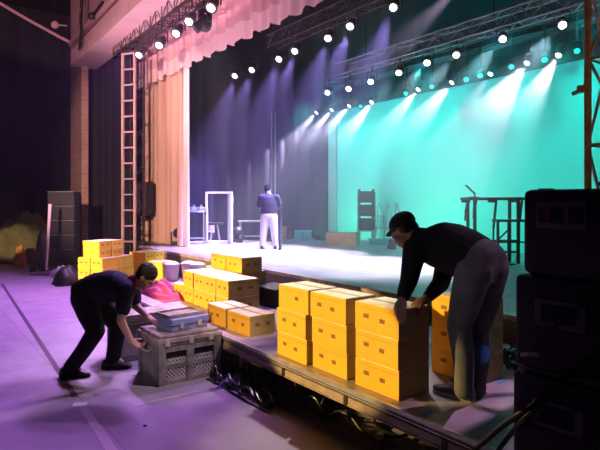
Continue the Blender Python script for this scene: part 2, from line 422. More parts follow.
# ------------------------------------------------------------------ lights and rigging
def spot(loc, tgt, e, col, ang, blend=.4, rad=.06):
    l = bpy.data.lights.new('spot', 'SPOT'); l.energy = e; l.color = col; l.spot_size = math.radians(ang); l.spot_blend = blend; l.shadow_soft_size = rad
    o = bpy.data.objects.new('spot', l); C.objects.link(o); o.location = loc
    o.rotation_euler = (V(tgt)-V(loc)).to_track_quat('-Z', 'Y').to_euler(); return o
def truss(name, a, bb, w, label, m='trusspaint', r=.024, rd=.011, step=None):
    a = V(a); bb = V(bb); d = bb-a; L = d.length; d.normalize()
    up = V((0,0,1)) if abs(d.z) < .9 else V((0,1,0)); s = d.cross(up).normalized(); up2 = s.cross(d)
    t = thing(name, label, 'truss', a)
    cs = [(i*w/2, j*w/2) for i, j in ((-1,-1),(1,-1),(1,1),(-1,1))]
    for i, j in cs:
        MB().cyl(s*i+up2*j, s*i+up2*j+d*L, r, seg=8).build('chord', m, t, True)
    b = MB(); n = max(2, int(L/(step or w))); 
    for f in range(4):
        p, q = cs[f], cs[(f+1)%4]
        for k in range(n):
            x0, x1 = L*k/n, L*(k+1)/n
            P = s*p[0]+up2*p[1]; Q = s*q[0]+up2*q[1]
            if k % 2: P, Q = Q, P
            b.cyl(P+d*x0, Q+d*x1, rd, seg=6)
            b.cyl(P+d*x0, Q+d*x0, rd, seg=6)
    b.build('bracing', m, t, True)
    if abs(d.z) < .5:
        for f in (.08,.36,.64,.92):
            MB().cyl(d*L*f+up2*(w/2), d*L*f+up2*(9-a.z), .012, seg=6).build('hanging_chain', 'cable', t)
    return t
truss('lighting_truss', (-14.9,4.75,6.02), (1,4.75,6.02), .34, 'dark lighting truss nearest the hall, just under the pink header beam', 'blackplastic')
truss('lighting_truss', (-11.6,7.6,5.93), (1,7.6,5.93), .3, 'dark lighting truss over mid stage behind the pink valance', 'blackplastic', .022)
truss('lighting_truss', (-10.85,9.2,5.28), (2,9.2,5.28), .3, 'turquoise lit lighting truss slung in front of the screen')
# left ladder tower: two pale uprights with rungs, and a darker rear frame
t = thing('ladder_tower', 'tall pale ladder tower at the left end of the stage', 'tower', (-14.40,4.84,FZ), math.radians(35))
for x in (-.19,.19): MB().span((x-.026,-.03,0), (x+.028,.03,5.7)).build('upright', 'plaster2', t)
for k in range(13): MB().span((-.17,-.02,.62+k*.42), (.17,.02,.66+k*.42)).build('rung', 'plaster2', t)
b = MB()
for x in (-.22,.22): b.span((x-.02,.36,0), (x+.02,.40,5.7))
for k in range(11):
    b.cyl((-.22,.38,.5+k*.5), (.22,.38,.5+k*.5+.2), .012, seg=6); 
    for x in (-.22,.22): b.cyl((x,0,.4+k*.5), (x,.38,.65+k*.5), .012, seg=6)
b.build('rear_frame', 'blackplastic', t)
b = MB(); b.span((-.4,-.2,0), (.4,.6,.04)); b.build('base_plate', 'greymetal', t)
# right bronze tower
p = PY(587, 300, 5.75)
t = truss('truss_tower', (p.x+.32,5.75,SZ), (p.x+.32,5.75,7.6), .42, 'bronze lit truss tower at the right edge behind the black speaker stack', 'rust', .036, .016, .85)
b = MB(); b.span((-.32,-.32,0), (.32,.32,.03)); b.build('base_plate', 'rust', t)
b = MB(); b.box((-.24,-.22,2.30), (.12,.09,.07), rotz(.3)); b.cyl((-.36,-.22,2.27), (-.2,-.22,2.31), .022, seg=8); b.build('clamp', 'rust', t)

LAMP = {}
def make_lamp(loc, tgt, label, group, top, lensmat='lens', s=1.0):
    # root sits upright at the lamp's pivot; the housing tilts in its yoke; a clamp pipe reaches the truss above
    loc = V(loc); d = (V(tgt)-loc).normalized(); key = (lensmat, s)
    if key not in LAMP:
        r = thing('stage_lamp', label, 'stage light')
        q = MB(); q.cyl((0,0,0),(0,0,-.16*s),.10*s,.115*s,20); q.cyl((0,0,.12*s),(0,0,0),.065*s,.10*s,20); q.cyl((0,0,-.155*s),(0,0,-.185*s),.12*s,.12*s,20); q.build('housing', 'blackplastic', r, True)
        q = MB(); q.cyl((0,0,-.18*s),(0,0,-.189*s),.074*s,.074*s,20); q.sph((0,0,-.186*s), (.070*s,.070*s,.022*s)); q.build('lens', lensmat, r, True)
        q = MB()
        q.prism([(x_*s,-.02*s,z_*s) for x_, z_ in ((-.15,-.05),(-.135,-.05),(-.135,.185),(.135,.185),(.135,-.05),(.15,-.05),(.15,.2),(-.15,.2))], (0,.04*s,0))
        q.build('yoke', 'blackplastic', r)
        LAMP[key] = r
    else:
        r = copy_tree(LAMP[key])
    r.location = loc
    az = math.atan2(d.y, d.x)+PI/2; r.rotation_euler = (0,0,az)      # local -y looks along the aim
    el = math.atan2(math.hypot(d.x, d.y), -d.z)
    for ch in r.children:
        if ch.name.split('.')[0] in ('housing','lens'): ch.rotation_euler = (-el,0,0)
    if top-loc.z > .2*s:
        MB().cyl((0,0,.2*s),(0,0,top-loc.z),.018,seg=8).build('hanging_clamp', 'blackplastic', r)
    return tag(r, label, 'stage light', group)
on = ['first','second','third','fourth','fifth','sixth','seventh','eighth','ninth','tenth']
for k, (x, y) in enumerate([(142,51),(162,41),(179,29),(192,17),(214,3)]):
    p = PY(x, y, 4.62)
    make_lamp(p, p+V((.55,-.75,-1.0)), 'lit stage lamp under the hall-side truss, %s from the left' % on[k], 'lamps on the hall-side truss', 5.87)
    d = V((.28,-.85,-1.0)).normalized(); spot(p+d*.23, p+d*5, 480, (.56,.23,.95), 78)
for k, x in enumerate((-6.2,)):                    # the rest of that row, above the picture
    p = V((x,4.62,5.52)); d = V((.1,-.75,-1)).normalized()
    spot(p, p+V((-.25,-.8,-1)), 420, (.50,.25,1), 80)
for k, (x, y) in enumerate([(237,73),(254,67),(281,56),(297,48),(330,35),(352,23),(395,4)]):
    p = PY(x, y, 7.5); d = V((-.3,-.25,-1.0)).normalized()
    make_lamp(p, p+V((.5,-.9,-.9)), 'lit stage lamp on the mid stage truss, %s from the left' % on[k], 'lamps on the mid stage truss', 5.78, s=.9)
    spot(p+d*.22, p+d*5, 2600, (.40,.28,1), 42, .7)
for k, (x, y) in enumerate([(329,90),(350,86),(372,79),(400,70),(428,60),(457,52),(503,36),(562,22)]):
    p = PY(x, y, 9.2); d = V((-.5,-.6,-1.0)).normalized()
    make_lamp(p, p+V((.55,-.9,-.8)), 'lit stage lamp on the turquoise truss, %s from the left' % on[k], 'lamps on the turquoise truss', 5.13, s=.85)
    spot(p+d*.22, p+d*5, (500,500,500,700,900,1100,1500,1700)[k], (.50,.82,1), 40, .7)
for k, (x, y) in enumerate([(319,110),(334,107),(352,103),(374,99),(421,86),(455,79),(493,70),(530,59),(561,51)]):
    p = PY(x, y, 10.7); d = V((-.9+(-.3,.1,-.5,.4,-.2,-.6,.3,0,.5)[k],-3.6,-4.3)).normalized()
    make_lamp(p, p+d, 'beam lamp along the top of the screen, %s from the left' % on[k], 'beam lamps along the screen top', 5.26, s=.7)
    spot(p+d*.2, p+d*5, (3000,3300,3900,3400,2000,2600,900,3700,1900)[k], ((.76,.66,1) if k < 4 else (.84,.80,1)), (26,26,26,28,28,30,20,36,28)[k], .35, .05)
for k, (x, y) in enumerate([(362,104),(407,91),(433,84),(467,77),(481,73),(512,64),(545,57),(577,48)]):
    p = PY(x, y, 10.3)
    make_lamp(p, p+V((.4,-.8,-.7)), 'small turquoise lamp washing the screen, %s from the left' % on[k], 'turquoise screen lamps', 5.26, 'lensteal', .75)
    
t = thing('lighting_batten', 'black pipe batten carrying the lamps along the screen top', 'batten', (-13,10.5,5.26))
q = MB(); q.cyl((0,0,0),(15,0,0),.025,seg=10); q.cyl((0,.0,.22),(15,.0,.22),.025,seg=10)
for k in range(16): q.cyl((k*1.0,0,0),(k*1.0,0,.22),.014,seg=6)
q.span((0,-.22,.0),(15,.22,.012)); q.build('pipe', 'blackplastic', t, True)
for x in (1,5,9,13): MB().cyl((x,0,.22),(x,0,3.74),.008,seg=6).build('hanging_wire', 'cable', t)
for k in range(11):
    x = -13.6+1.6*k; spot((x,9.9,5.0), (x,11.3,2.4), 118, (.0,.82,.74), 120, .9)
for x in (-12.3,-10.7,-9.1,-7.0,-4.5):  # unseen floor lights added to brighten the screen's lower part
    spot((x,9.6,SZ+.25), (x,11.3,SZ+1.5), 85 if x < -9 else 40, (.10,1,.66), 140, .9)
for k in range(8):                                              # added unseen spots for turquoise spill onto the border behind the rig
    x = -12.4+1.9*k; spot((x,9.75,4.9), (x,11.9,6.4), 90, (.0,.62,.72), 140, .9)
# moving head hung by the valance
p = PD(205, 17, 10.2)
t = thing('moving_head', 'dark moving head light hanging in front of the rose valance', 'stage light', p)
q = MB(); q.span((-.16,-.12,.14), (.16,.12,.26), bev=.02); q.build('base', 'blackplastic', t)
q = MB(); q.prism([(x_,-.05,z_) for x_, z_ in ((-.19,-.14),(-.14,-.14),(-.14,.11),(.14,.11),(.14,-.14),(.19,-.14),(.19,.15),(-.19,.15))], (0,.1,0)); q.build('yoke', 'blackplastic', t)
q = MB(); q.sph((0,0,-.12), (.13,.14,.17)); q.cyl((0,0,-.1),(-.06,-.18,-.24),.11,.1,16); q.build('head', 'blackplastic', t, True)
q = MB(); q.cyl((0,0,.26),(0,0,5.87-p.z),.025); q.build('hanging_clamp', 'greymetal', t)
# front-of-house and other unseen lights, added without fixtures: spots on cartons, rose wash, fills
def profile(loc, tgt, e, col, ang, sy, blend=.15):
    o = spot(loc, tgt, e, col, ang, blend, .05); o.scale = (1, sy, 1); return o
profile((-8,-5,3.4), (-3.38,2.65,.87), 5000, (1,.70,.20), 10.0, .75, .15)
spot((-5.8,7.5,5.4), (-5.7,1.3,.2), 1100, (.85,.62,1), 15, .4, .05)
profile((-9.5,-4.5,3.2), (-6.5,3.0,.78), 5200, (1,.72,.26), 13, .5)
profile((-3,-4,6), (-4.95,2.8,.62), 2600, (1,.74,.36), 7, .7)
profile((-8,-5,3.2), (-17.2,2.8,.6), 4200, (1,.72,.42), 9, .6, .6)
profile((-8,-5,3.0), (-10.5,3.5,.62), 7500, (1,.74,.36), 22, .42)
profile((-2.5,-3,4), (-14.6,5.4,3.2), 6500, (1,.60,.42), 28, 1, .6)
profile((-2.5,-3,4), (-14,4.2,7.6), 5000, (1,.52,.56), 46, .36, .3)
for x in (-13.2,-11.6,-10.0,-8.6):                            # added unseen uplights washing the valance from below
    spot((x,2.05,FZ+.2), (x-.3,5.7,5.9), 680, (1,.58,.72), 50, .9, .2)
profile((-1,-4,4), (-4.95,2.0,.42), 500, (1,.84,.82), 7, .8, 1)
spot((.4,5.6,4.6), (-2.3,3.15,1.45), 260, (1,.5,.85), 7, .5, .05)
spot((-8.0,4.75,5.5), PZ(342,246,SZ), 420, (1,.78,.48), 9, .6, .05)
spot((-2.6,-6,4), (-2.2,3.1,1.25), 330, (.95,.9,1), 10, .8, .6)
spot((-2.6,8.4,6.4), (-1.65,2.7,.5), 1500, (1,.58,.95), 15, .3, .04)
spot((-5.0,4.75,5.5), (-3.4,2.9,1.05), 800, (1,.9,.92), 20, .8, .08)
spot((-9.2,4.75,5.5), (-7.4,3.4,.8), 2100, (1,.85,.95), 44, .7, .08)
spot((-10,4.6,5.5), (-9.0,1.6,0), 2000, (.92,.50,.95), 75, 1, .08)
spot((-1.6,4.7,5.6), (-4.72,2.15,.38), 650, (.95,.78,.95), 13, .7, .06)
spot((-.4,4.45,.78), (-2.2,3.16,.80), 110, (.02,.25,1), 3.6, .2, .01)
spot((.5,3.5,3.0), (-1.9,5.75,3.5), 70, (1,.55,.25), 70, .9, .08)

# ------------------------------------------------------------------ loudspeaker stack at right
X0, FY = -1.235, 2.0
zs = [FZ, .40, .77, 1.155, 1.545, 1.885]
names = ['bottom', 'second from the bottom', 'middle', 'second from the top', 'topmost']
xo = [-.035,-.03,-.035,-.025,.012]
for k in range(5):
    h = zs[k+1]-zs[k]-.006
    t = thing('loudspeaker', 'black loudspeaker cabinet, %s of the stack at the right edge' % names[k], 'loudspeaker', (X0+xo[k]+.36,FY+.25,zs[k]), 0, 'black cabinets stacked at the right edge')
    MB().span((-.36,-.25,.0), (.36,.24,h), bev=.022).build('cabinet', 'blackplastic', t, True)
    b = MB(); xa = -.30 if k >= 4 else -.27; z0 = h-.13 if k == 4 else h-.17
    b.span((xa,-.256,z0-.02), (xa+.20,-.249,z0+.085), bev=.003)
    for q in ((-.28,-.2 ),): pass
    pl = b.build('handle_plate', 'plate', t)
    if k == 4:
        MB().span((xa+.012,-.258,z0), (xa+.045,-.2555,z0+.06)).build('handle_insert', 'maroon', t)
        for q in (.055,.13): MB().span((xa+q,-.258,z0), (xa+q+.055,-.2555,z0+.062)).build('handle_pocket', 'deep', t)
    else:
        b = MB(); b.span((xa-.006,-.254,z0-.027), (xa+.206,-.248,z0+.092)); b.build('handle_surround', 'deep', t)
        MB().span((xa+.03,-.259,z0), (xa+.165,-.2555,z0+.07)).build('handle_pocket', 'deep', t)
    b = MB()
    for x in (-.3,.3):
        for y in (-.18,.18): b.cyl((x,y,h-.001),(x,y,h+.005),.03,seg=10)
    b.build('stacking_foot', 'black', t)
b = MB(); p = V((-1.02,2.2,1.889))
b.path([p+V((0,0,.012)),p+V((.05,.03,.03)),p+V((.11,-.01,.035)),p+V((.16,.03,.025)),p+V((.2,.0,.012))], .009)
b.path([p+V((.02,.04,.012)),p+V((.09,.05,.04)),p+V((.15,-.02,.03)),p+V((.21,.05,.012))], .009)
tag(b.build('cable', 'cable', None, True), 'small black cable coil lying on the topmost speaker cabinet', 'cable')
b = MB(); b.path([PY(600,288,1.985),PY(575,310,1.975),PY(545,335,1.975),PY(531,352,1.975)], .006)
o = b.build('cable', 'cable', None, True); tag(o, 'black cable running diagonally down the speaker stack to a silver plug', 'cable')
b = MB(); b.cyl(PY(521,355,1.972), PY(530,353.5,1.972), .008, seg=10); q = b.build('plug', 'silvercap', o, True)
b = MB(); a = PY(530,352,1.970); c = PY(539,356.5,1.970); b.box((a+c)/2, (.034,.003,.016)); b.build('paper_tag', 'tag', o)
b = MB(); b.path([PY(600,352,1.97),PY(572,372,1.93),PY(540,400,1.9),PY(520,414,1.88),PY(500,428,2.1),PY(478,447,2.3),PY(460,460,2.45)], .011)
tag(b.build('cable', 'cable', None, True), 'thick black cable sweeping from the speaker stack over the riser edge', 'cable')
b = MB(); b.path([PY(545,398,1.9),PY(524,420,1.92),PY(508,437,2.2),PY(494,456,2.35)], .012)
tag(b.build('cable', 'cable', None, True), 'short thick black cable hanging beside the longer speaker cable', 'cable')
b = MB(); b.path([PY(519,362,1.975),PY(532,368,1.965),PY(548,371,1.965),PY(575,377,1.97),PY(600,380,1.97)], .007)
tag(b.build('cable', 'cable', None, True), 'thin black cable sagging across the lower speaker cabinets', 'cable')

# ------------------------------------------------------------------ grey crate
cc = V((-4.77,1.88,0)); uu = V((0,1,0))
rc = math.atan2(uu.y, uu.x); CWD, CDP, CHT = .635, .53, .46
t = thing('storage_crate', 'scuffed grey plastic storage crate the bending man grips on the hall floor', 'crate', (cc.x,cc.y,FZ), rc)
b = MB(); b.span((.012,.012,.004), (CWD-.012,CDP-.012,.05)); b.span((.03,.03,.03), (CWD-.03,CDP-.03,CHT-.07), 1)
for x in (0, CWD*.5-.035, CWD-.07): b.span((x+.001,-.006,0), (x+.069,.05,CHT-.062)); b.span((x+.001,CDP-.05,0), (x+.069,CDP+.006,CHT-.062))
for y in (.002, CDP-.072): b.span((-.006,y,.001), (.05,y+.07,CHT-.064)); b.span((CWD-.05,y,.001), (CWD+.006,y+.07,CHT-.064))
for z in (.0,.15,.30,CHT-.10): b.span((.004,0,z+.002), (CWD-.004,.034,z+.035)); b.span((0,.004,z+.003), (.034,CDP-.004,z+.036)); b.span((CWD-.034,.004,z+.003), (CWD,CDP-.004,z+.036))
b.span((.008,.02,.03), (.03,CDP-.02,CHT-.08))
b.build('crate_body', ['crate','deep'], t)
for x0 in (.07, CWD*.5+.035):
    w = CWD*.5-.105
    for z0 in (.035,.185,.335):
        hh = .115 if z0 < .3 else .055
        if z0 == .185: hh = .05
        n = 6; b = MB(); b.span((x0,.016,z0), (x0+w,.019,z0+.006)); b.span((x0,.016,z0+hh-.006), (x0+w,.019,z0+hh))
        for i in range(-2, n+1):
            for sgn in (1,-1):
                xa = x0+w*i/n; xb = xa+hh*.9
                if sgn < 0: xa, xb = xb, xa
                za, zb = z0, z0+hh
                # clip to the opening
                def cl(xa, za, xb, zb):
                    lo, hi = x0, x0+w; P = []
                    for X in (lo, hi):
                        pass
                    t0, t1 = 0., 1.; dx = xb-xa
                    for a_, b_ in ((lo-xa, dx), (xa-hi, -dx)):
                        if abs(b_) < 1e-9: continue
                        r = a_/b_
                        if b_ > 0: t0 = max(t0, r)
                        else: t1 = min(t1, r)
                    return (t0, t1)
                t0, t1 = cl(xa, za, xb, zb)
                if t1-t0 > .05:
                    b.cyl((xa+(xb-xa)*t0,.014,za+(zb-za)*t0), (xa+(xb-xa)*t1,.014,za+(zb-za)*t1), .005, seg=5)
        b.build('lattice_panel', 'clip', t)
b = MB(); b.span((-.012,-.012,CHT-.075), (CWD+.012,CDP+.012,CHT-.03), bev=.008); b.span((.01,.01,CHT-.03), (CWD-.01,CDP-.01,CHT), bev=.01)
b.build('lid', 'cratelid', t)
for x in (.06, CWD-.13, CWD*.5-.02): MB().span((x,-.02,CHT-.10), (x+.045,-.008,CHT-.035), bev=.003).build('latch', 'clip', t)
b = MB(); b.path([(-.012,.17,.30),(-.045,.18,.30),(-.05,.26,.30),(-.045,.34,.30),(-.012,.35,.30)], .011); b.build('handle', 'clip', t, True)
# things on the crate
ct = M.Translation((cc.x,cc.y,FZ)) @ M.Rotation(rc, 4, 'Z')
def onc(x, y, z): return ct @ V((x,y,z))
t = thing('plastic_case', 'flat blue plastic case lying on the grey crate lid', 'case', onc(.35,.24,CHT), rc+.12)
MB().span((-.2,-.13,0), (.2,.14,.05), bev=.008).build('case_base', 'bluecase', t)
MB().span((-.21,-.14,.054), (.21,.15,.12), bev=.012).build('case_lid', 'bluecase', t)
for x in (-.1,.1): MB().span((x-.02,-.15,.03), (x+.02,-.138,.08)).build('latch', 'clip', t)
t = thing('tray', 'shallow brown tray on top of the blue case', 'tray', onc(.34,.27,CHT+.121), rc+.12)
MB().span((-.2,-.12,0), (.2,.16,.012), bev=.003).build('tray_base', 'cratelid', t)
b = MB(); b.span((-.2,-.12,.012), (.2,-.11,.03)); b.span((-.2,.15,.012), (.2,.16,.03)); b.span((-.2,-.12,.012), (-.19,.16,.03)); b.span((.19,-.12,.012), (.2,.16,.03)); b.build('rim', 'cratelid', t)
q = V((-5.72,1.80,0))
t = thing('storage_crate', 'second grey crate with an open lattice side behind the gripped crate', 'crate', (q.x,q.y,FZ), rc)
b = MB(); b.span((0,0,0), (.6,.36,.34), bev=.01); b.span((-.012,-.012,.34), (.612,.372,.4), bev=.008); b.build('crate_body', 'crate', t)
MB().span((.05,-.006,.06), (.55,.0,.28)).build('lattice_panel', 'clip', t)
t = thing('plastic_case', 'worn grey case lid resting on the rear crate behind the worker hand', 'case', (q.x,q.y,FZ+.4), rc)
MB().span((.03,.02,0), (.56,.34,.07), bev=.012).build('case_body', 'clip', t); MB().span((.0,.0,.07), (.59,.36,.09), bev=.006).build('case_lid', 'cratelid', t)

# ------------------------------------------------------------------ cloth, tubs and clutter on the riser
def heap(name, c, sx, sy, h, m, label, cat, seed, n=26, rz=0, rough=.5):
    mb = MB(); g = []
    for i in range(n+1):
        row = []
        for j in range(n+1):
            x, y = 2*i/n-1, 2*j/n-1
            r = min(1, (abs(x)**2.5+abs(y)**2.5)**.4)
            z = max(0, 1-r**2)**.6*h*(1+rough*noise.noise(V((x*3+seed,y*3,seed))))+.006+.02*h*abs(noise.noise(V((x*9,y*9,seed))))
            z += rough*.35*h*noise.noise(V((x*7,y*2+seed,0)))*max(0,1-r)
            row.append(mb.bm.verts.new(V((x*sx*(1+.1*noise.noise(V((x*2,y*2,seed+5)))),y*sy*(1+.1*noise.noise(V((x*2,y*2,seed+9)))),max(.004,z)))))
        g.append(row)
    for i in range(n):
        for j in range(n): mb.bm.faces.new((g[i][j],g[i+1][j],g[i+1][j+1],g[i][j+1]))
    edge = [g[i][0] for i in range(n)]+[g[n][j] for j in range(n)]+[g[i][n] for i in range(n,0,-1)]+[g[0][j] for j in range(n,0,-1)]
    low = [mb.bm.verts.new(V((v_.co.x,v_.co.y,0))) for v_ in edge]
    k = len(edge)
    for i in range(k): mb.bm.faces.new((edge[i], low[i], low[(i+1)%k], edge[(i+1)%k]))
    mb.bm.faces.new(low[::-1])
    o = mb.build(name, m, None, True, c, rz); return tag(o, label, cat)
p = PD(160, 292, 7.9)
heap('cloth', (p.x,p.y,DZ), .8, .26, .14, 'magenta', 'crumpled magenta cloth heaped on the riser near the worker head', 'cloth', 3.1, 34, PI, .9)
p = PD(184, 275, 9.15)
for k, (dx, dy) in enumerate([(-.2,-.02),(.06,.1),(.24,-.06)]):
    q = V((p.x,p.y,DZ))+RT*dx+FW*dy
    t = thing('plastic_tub', 'white plastic tub on the riser beyond the cartons, %s of three' % ('leftmost','middle','rightmost')[k], 'tub', q, 0, 'white tubs on the riser')
    b = MB(); b.cyl((0,0,0),(0,0,.26),.10,.125,18); b.build('tub_body', 'white', t, True)
    b = MB(); b.cyl((0,0,.262),(0,0,.285),.132,.132,18); b.sph((0,0,.285),(.12,.12,.04)); b.build('lid', 'white', t, True)
p = PD(270, 300, 7.0)
t = thing('equipment_case', 'black equipment case between the heaped cartons and the front stacks', 'case', (p.x,p.y+.1,DZ), .1)
MB().span((-.28,-.2,0), (.22,.2,.17), bev=.012).build('case_body', 'black', t); MB().span((-.285,-.205,.173), (.225,.205,.23), bev=.012).build('case_lid', 'black', t)
MB().span((.221,-.06,.08), (.235,.06,.12)).build('handle', 'greymetal', t)

def tangle(name, c, sx, sy, h, n, r, m, label, cat='cable', seed=1, z0=FZ):
    rnd = random.Random(seed); mb = MB()
    for k in range(n):
        x, y = rnd.uniform(-sx,sx)*.6, rnd.uniform(-sy,sy)*.6; a = rnd.uniform(0,6); pts = []
        for i in range(11):
            a += rnd.uniform(-.9,.9); x += math.cos(a)*sx*.3; y += math.sin(a)*sy*.3
            x = max(-sx,min(sx,x)); y = max(-sy,min(sy,y))
            pts.append((x,y,r+abs(rnd.gauss(0,h))*(1-.5*abs(x/sx))))
        mb.path(pts, r, 6)
    o = mb.build(name, m, None, True, (c[0],c[1],z0)); return tag(o, label, cat, kind='stuff')
p = PZ(252, 390, FZ); tangle('cable_tangle', (p.x,p.y+.02), .5, .18, .06, 16, .012, 'cable', 'tangled black cables on the floor under the riser edge beside the crate', seed=4)
p = PZ(345, 405, FZ); tangle('cable_tangle', (p.x+.15,p.y+.05), .6, .35, .06, 9, .012, 'cable', 'loose black cables in the shadow under the riser below the stacks', seed=9)
p = PZ(510, 366, DZ); tangle('cable_tangle', (p.x-.04,p.y+.12), .16, .22, .07, 12, .011, 'cable', 'heaped black cables on the riser beside the speaker stack', seed=12, z0=DZ)
p = PZ(246, 386, FZ); heap('cloth', (p.x,p.y-.06,FZ), .2, .09, .09, 'bluecase', 'blue bag crumpled on the floor under the riser rim', 'bag', 8.0, 18, .6)
b = MB(); b.path([V((-3.62,2.62,DZ-.13)),V((-3.62,2.6,.3)),V((-3.56,2.66,.2)),V((-3.4,2.7,FZ+.02)),V((-3.1,2.9,FZ+.012))], .007)
tag(b.build('cable', 'cable', None, True), 'single cable hanging from the riser rail below the middle stack', 'cable')
# dark ground sheet
# tape marks, and blue light painted as strips on the riser deck
def strip(name, a, bb, w, m, label, z=FZ, h=.002, cat='tape'):
    a = V(a); bb = V(bb); d = bb-a; c = (a+bb)/2
    o = MB().box((0,0,h/2), (V((d.x,d.y)).length,w,h)).build(name, m, None, False, (c.x,c.y,z+.0005), math.atan2(d.y,d.x)); return tag(o, label, cat)
strip('floor_tape', PZ(2,284,FZ), PZ(75.5,397,FZ), .05, 'darktape', 'long dark tape line running back across the hall floor')
strip('floor_tape', PZ(83,407,FZ), PZ(118,460,FZ), .07, 'paletape', 'pale tape line on the floor running to the lower picture edge')
strip('floor_tape', PZ(73,405,FZ)+V((0,0,0)), PZ(87,404,FZ), .085, 'whitetape', 'white square of tape where the floor tape lines meet')
strip('floor_tape', PZ(134,406,FZ), PZ(199,391,FZ), .035, 'paletape', 'thin pale tape line on the floor in front of the crate')
strip('floor_tape', PZ(329,424,FZ), PZ(385,453,FZ), .02, 'orange', 'orange cable tape on the dark floor under the riser')
strip('riser_light_patch', PZ(421,418,DZ), PZ(433,410,DZ), .05, 'bluelight', 'painted patch of blue light on the riser deck before the shoe', DZ)
strip('riser_light_patch', PZ(499,383,DZ), PZ(504,380,DZ), .03, 'bluelight', 'tiny painted patch of blue light on the riser by the rear carton stack', DZ)
b = MB(); b.sph((0,0,.004), (.02,.014,.006)); tag(b.build('debris', 'black', None, True, PZ(145,426,FZ)), 'tiny dark scrap lying on the purple hall floor', 'scrap')

# ------------------------------------------------------------------ left background
p = PD(64, 268, 13.9)
t = thing('dolly', 'low wheeled dolly under the black speaker column', 'dolly', (p.x,p.y,FZ), math.radians(60))
MB().span((-.36,-.28,.09), (.36,.28,.14)).build('platform', 'black', t)
for x in (-.28,.28):
    for y in (-.2,.2): MB().cyl((x-.015,y,.045),(x+.015,y,.045),.045,seg=12).build('wheel', 'greymetal', t, True)
for k in range(5):
    t = thing('line_array_cabinet', 'dark grey speaker cabinet, %s in the column on the dolly' % ['lowest','second lowest','middle','second highest','highest'][k], 'loudspeaker', (p.x,p.y,FZ+.142+k*.366), math.radians(58), 'column of dark speaker cabinets')
    MB().span((-.33,-.22,0), (.33,.22,.350), bev=.015).build('cabinet', 'navy', t)
    for x in (-.168,.168): MB().span((x-.15,-.232,.03), (x+.15,-.219,.325), bev=.004).build('grille', 'navy', t)
    MB().span((-.325,-.235,.351), (.325,.2,.3645)).build('rigging_bar', 'greymetal', t)
p = PD(46, 272, 12.7)
t = thing('hand_truck', 'upright hand truck with a pale handle standing left of the speaker column', 'hand truck', (p.x,p.y,FZ), math.radians(60))
b = MB(); b.cyl((0,0,.1),(.06,.1,1.65),.035,seg=8); b.build('handle_post', 'plaster2', t, True)
b = MB(); b.span((-.3,-.22,.03), (.3,.22,.07)); b.build('toe_plate', 'greymetal', t)
b = MB(); b.sph((-.1,.1,.55), (.16,.14,.5)); b.build('strap_bundle', 'black', t, True)
for x in (-.3,.3): MB().cyl((x-.04,0,.12),(x+.04,0,.12),.12,seg=14).build('wheel', 'black', t, True)
p = PD(67, 282, 11.2); heap('bag', (p.x,p.y,FZ), .30, .26, .36, 'black', 'dark duffel bag on the floor left of the far yellow pile', 'bag', 2.2, 20, 0, .18)
p = PD(62, 275, 12.4); heap('cloth', (p.x,p.y,FZ), .26, .22, .2, 'white', 'pale cable sheet bundled at the foot of the speaker column', 'cloth', 6.2, 20, .5)
p = PD(25, 268, 15.5); heap('tarpaulin', (p.x,p.y,FZ), .9, .75, 1.25, 'olive', 'olive canvas tarpaulin draped over gear at the far left', 'tarpaulin', 4.7, 34, .9, .35)
p = PD(20, 270, 14.4); heap('cloth', (p.x,p.y,FZ), .2, .16, .5, 'orange', 'small orange bundle in front of the olive tarpaulin', 'cloth', 5.5, 18, 0, .3)
p = PD(4, 262, 17.0)
t = thing('loudspeaker', 'black loudspeaker on a stand at the far left picture edge', 'loudspeaker', (p.x,p.y,FZ), .8)
MB().span((-.28,-.25,1.35), (.28,.25,2.0), bev=.02).build('cabinet', 'blackplastic', t); b = MB(); b.cyl((0,0,0),(0,0,1.35),.03); b.cyl((0,0,0),(0,0,.03),.25); b.build('stand', 'black', t)
# cable and lamp top left
b = MB(); b.path([PD(-12,-4,17), PD(25,18,17), PD(69,42,17)], .05); tag(b.build('rope', 'peachval', None, True), 'pale slack rope crossing the dark upper left corner', 'rope')
p = PD(55, 25, 16.8)
t = thing('work_lamp', 'small pink work lamp hanging in the dark upper left corner', 'lamp', p)
b = MB(); b.sph((0,0,0), (.12,.12,.12)); b.cyl((0,0,0),(.4,.25,-.08),.025); b.build('shade', 'plaster2', t, True)
b = MB(); b.cyl((0,0,.1),(-.1,0,.95),.012); b.build('cord', 'cable', t)
b = MB(); a = PY(80,48,4.03); b.path([PY(81,-6,4.03), PY(80,20,4.02), PY(82,40,4.0), a], .02); b.path([PY(83,-6,4.0), PY(81,30,3.98), PY(79,50,4.0)], .03)
tag(b.build('cable', 'cable', None, True), 'dark cables hanging down beside the pink header beam', 'cable')
b = MB(); b.cyl(PY(92,17,4.02), PY(103,2,4.02), .035); b.sph(PY(92,16,4.0), .1); tag(b.build('bracket', 'black', None, True), 'dark bracket arm mounted on the pink header wall', 'bracket')
# hanging speaker behind ladder tower
p = PD(144, 200, 15.3)
t = thing('loudspeaker', 'black loudspeaker on a pole right of the ladder tower', 'loudspeaker', (p.x,p.y,FZ), .6)
MB().span((-.2,-.2,1.32), (.2,.2,2.26), bev=.02).build('cabinet', 'blackplastic', t); b = MB(); b.cyl((0,0,0),(0,0,1.34),.03); b.cyl((0,0,0),(0,0,.02),.2); b.build('stand', 'black', t)

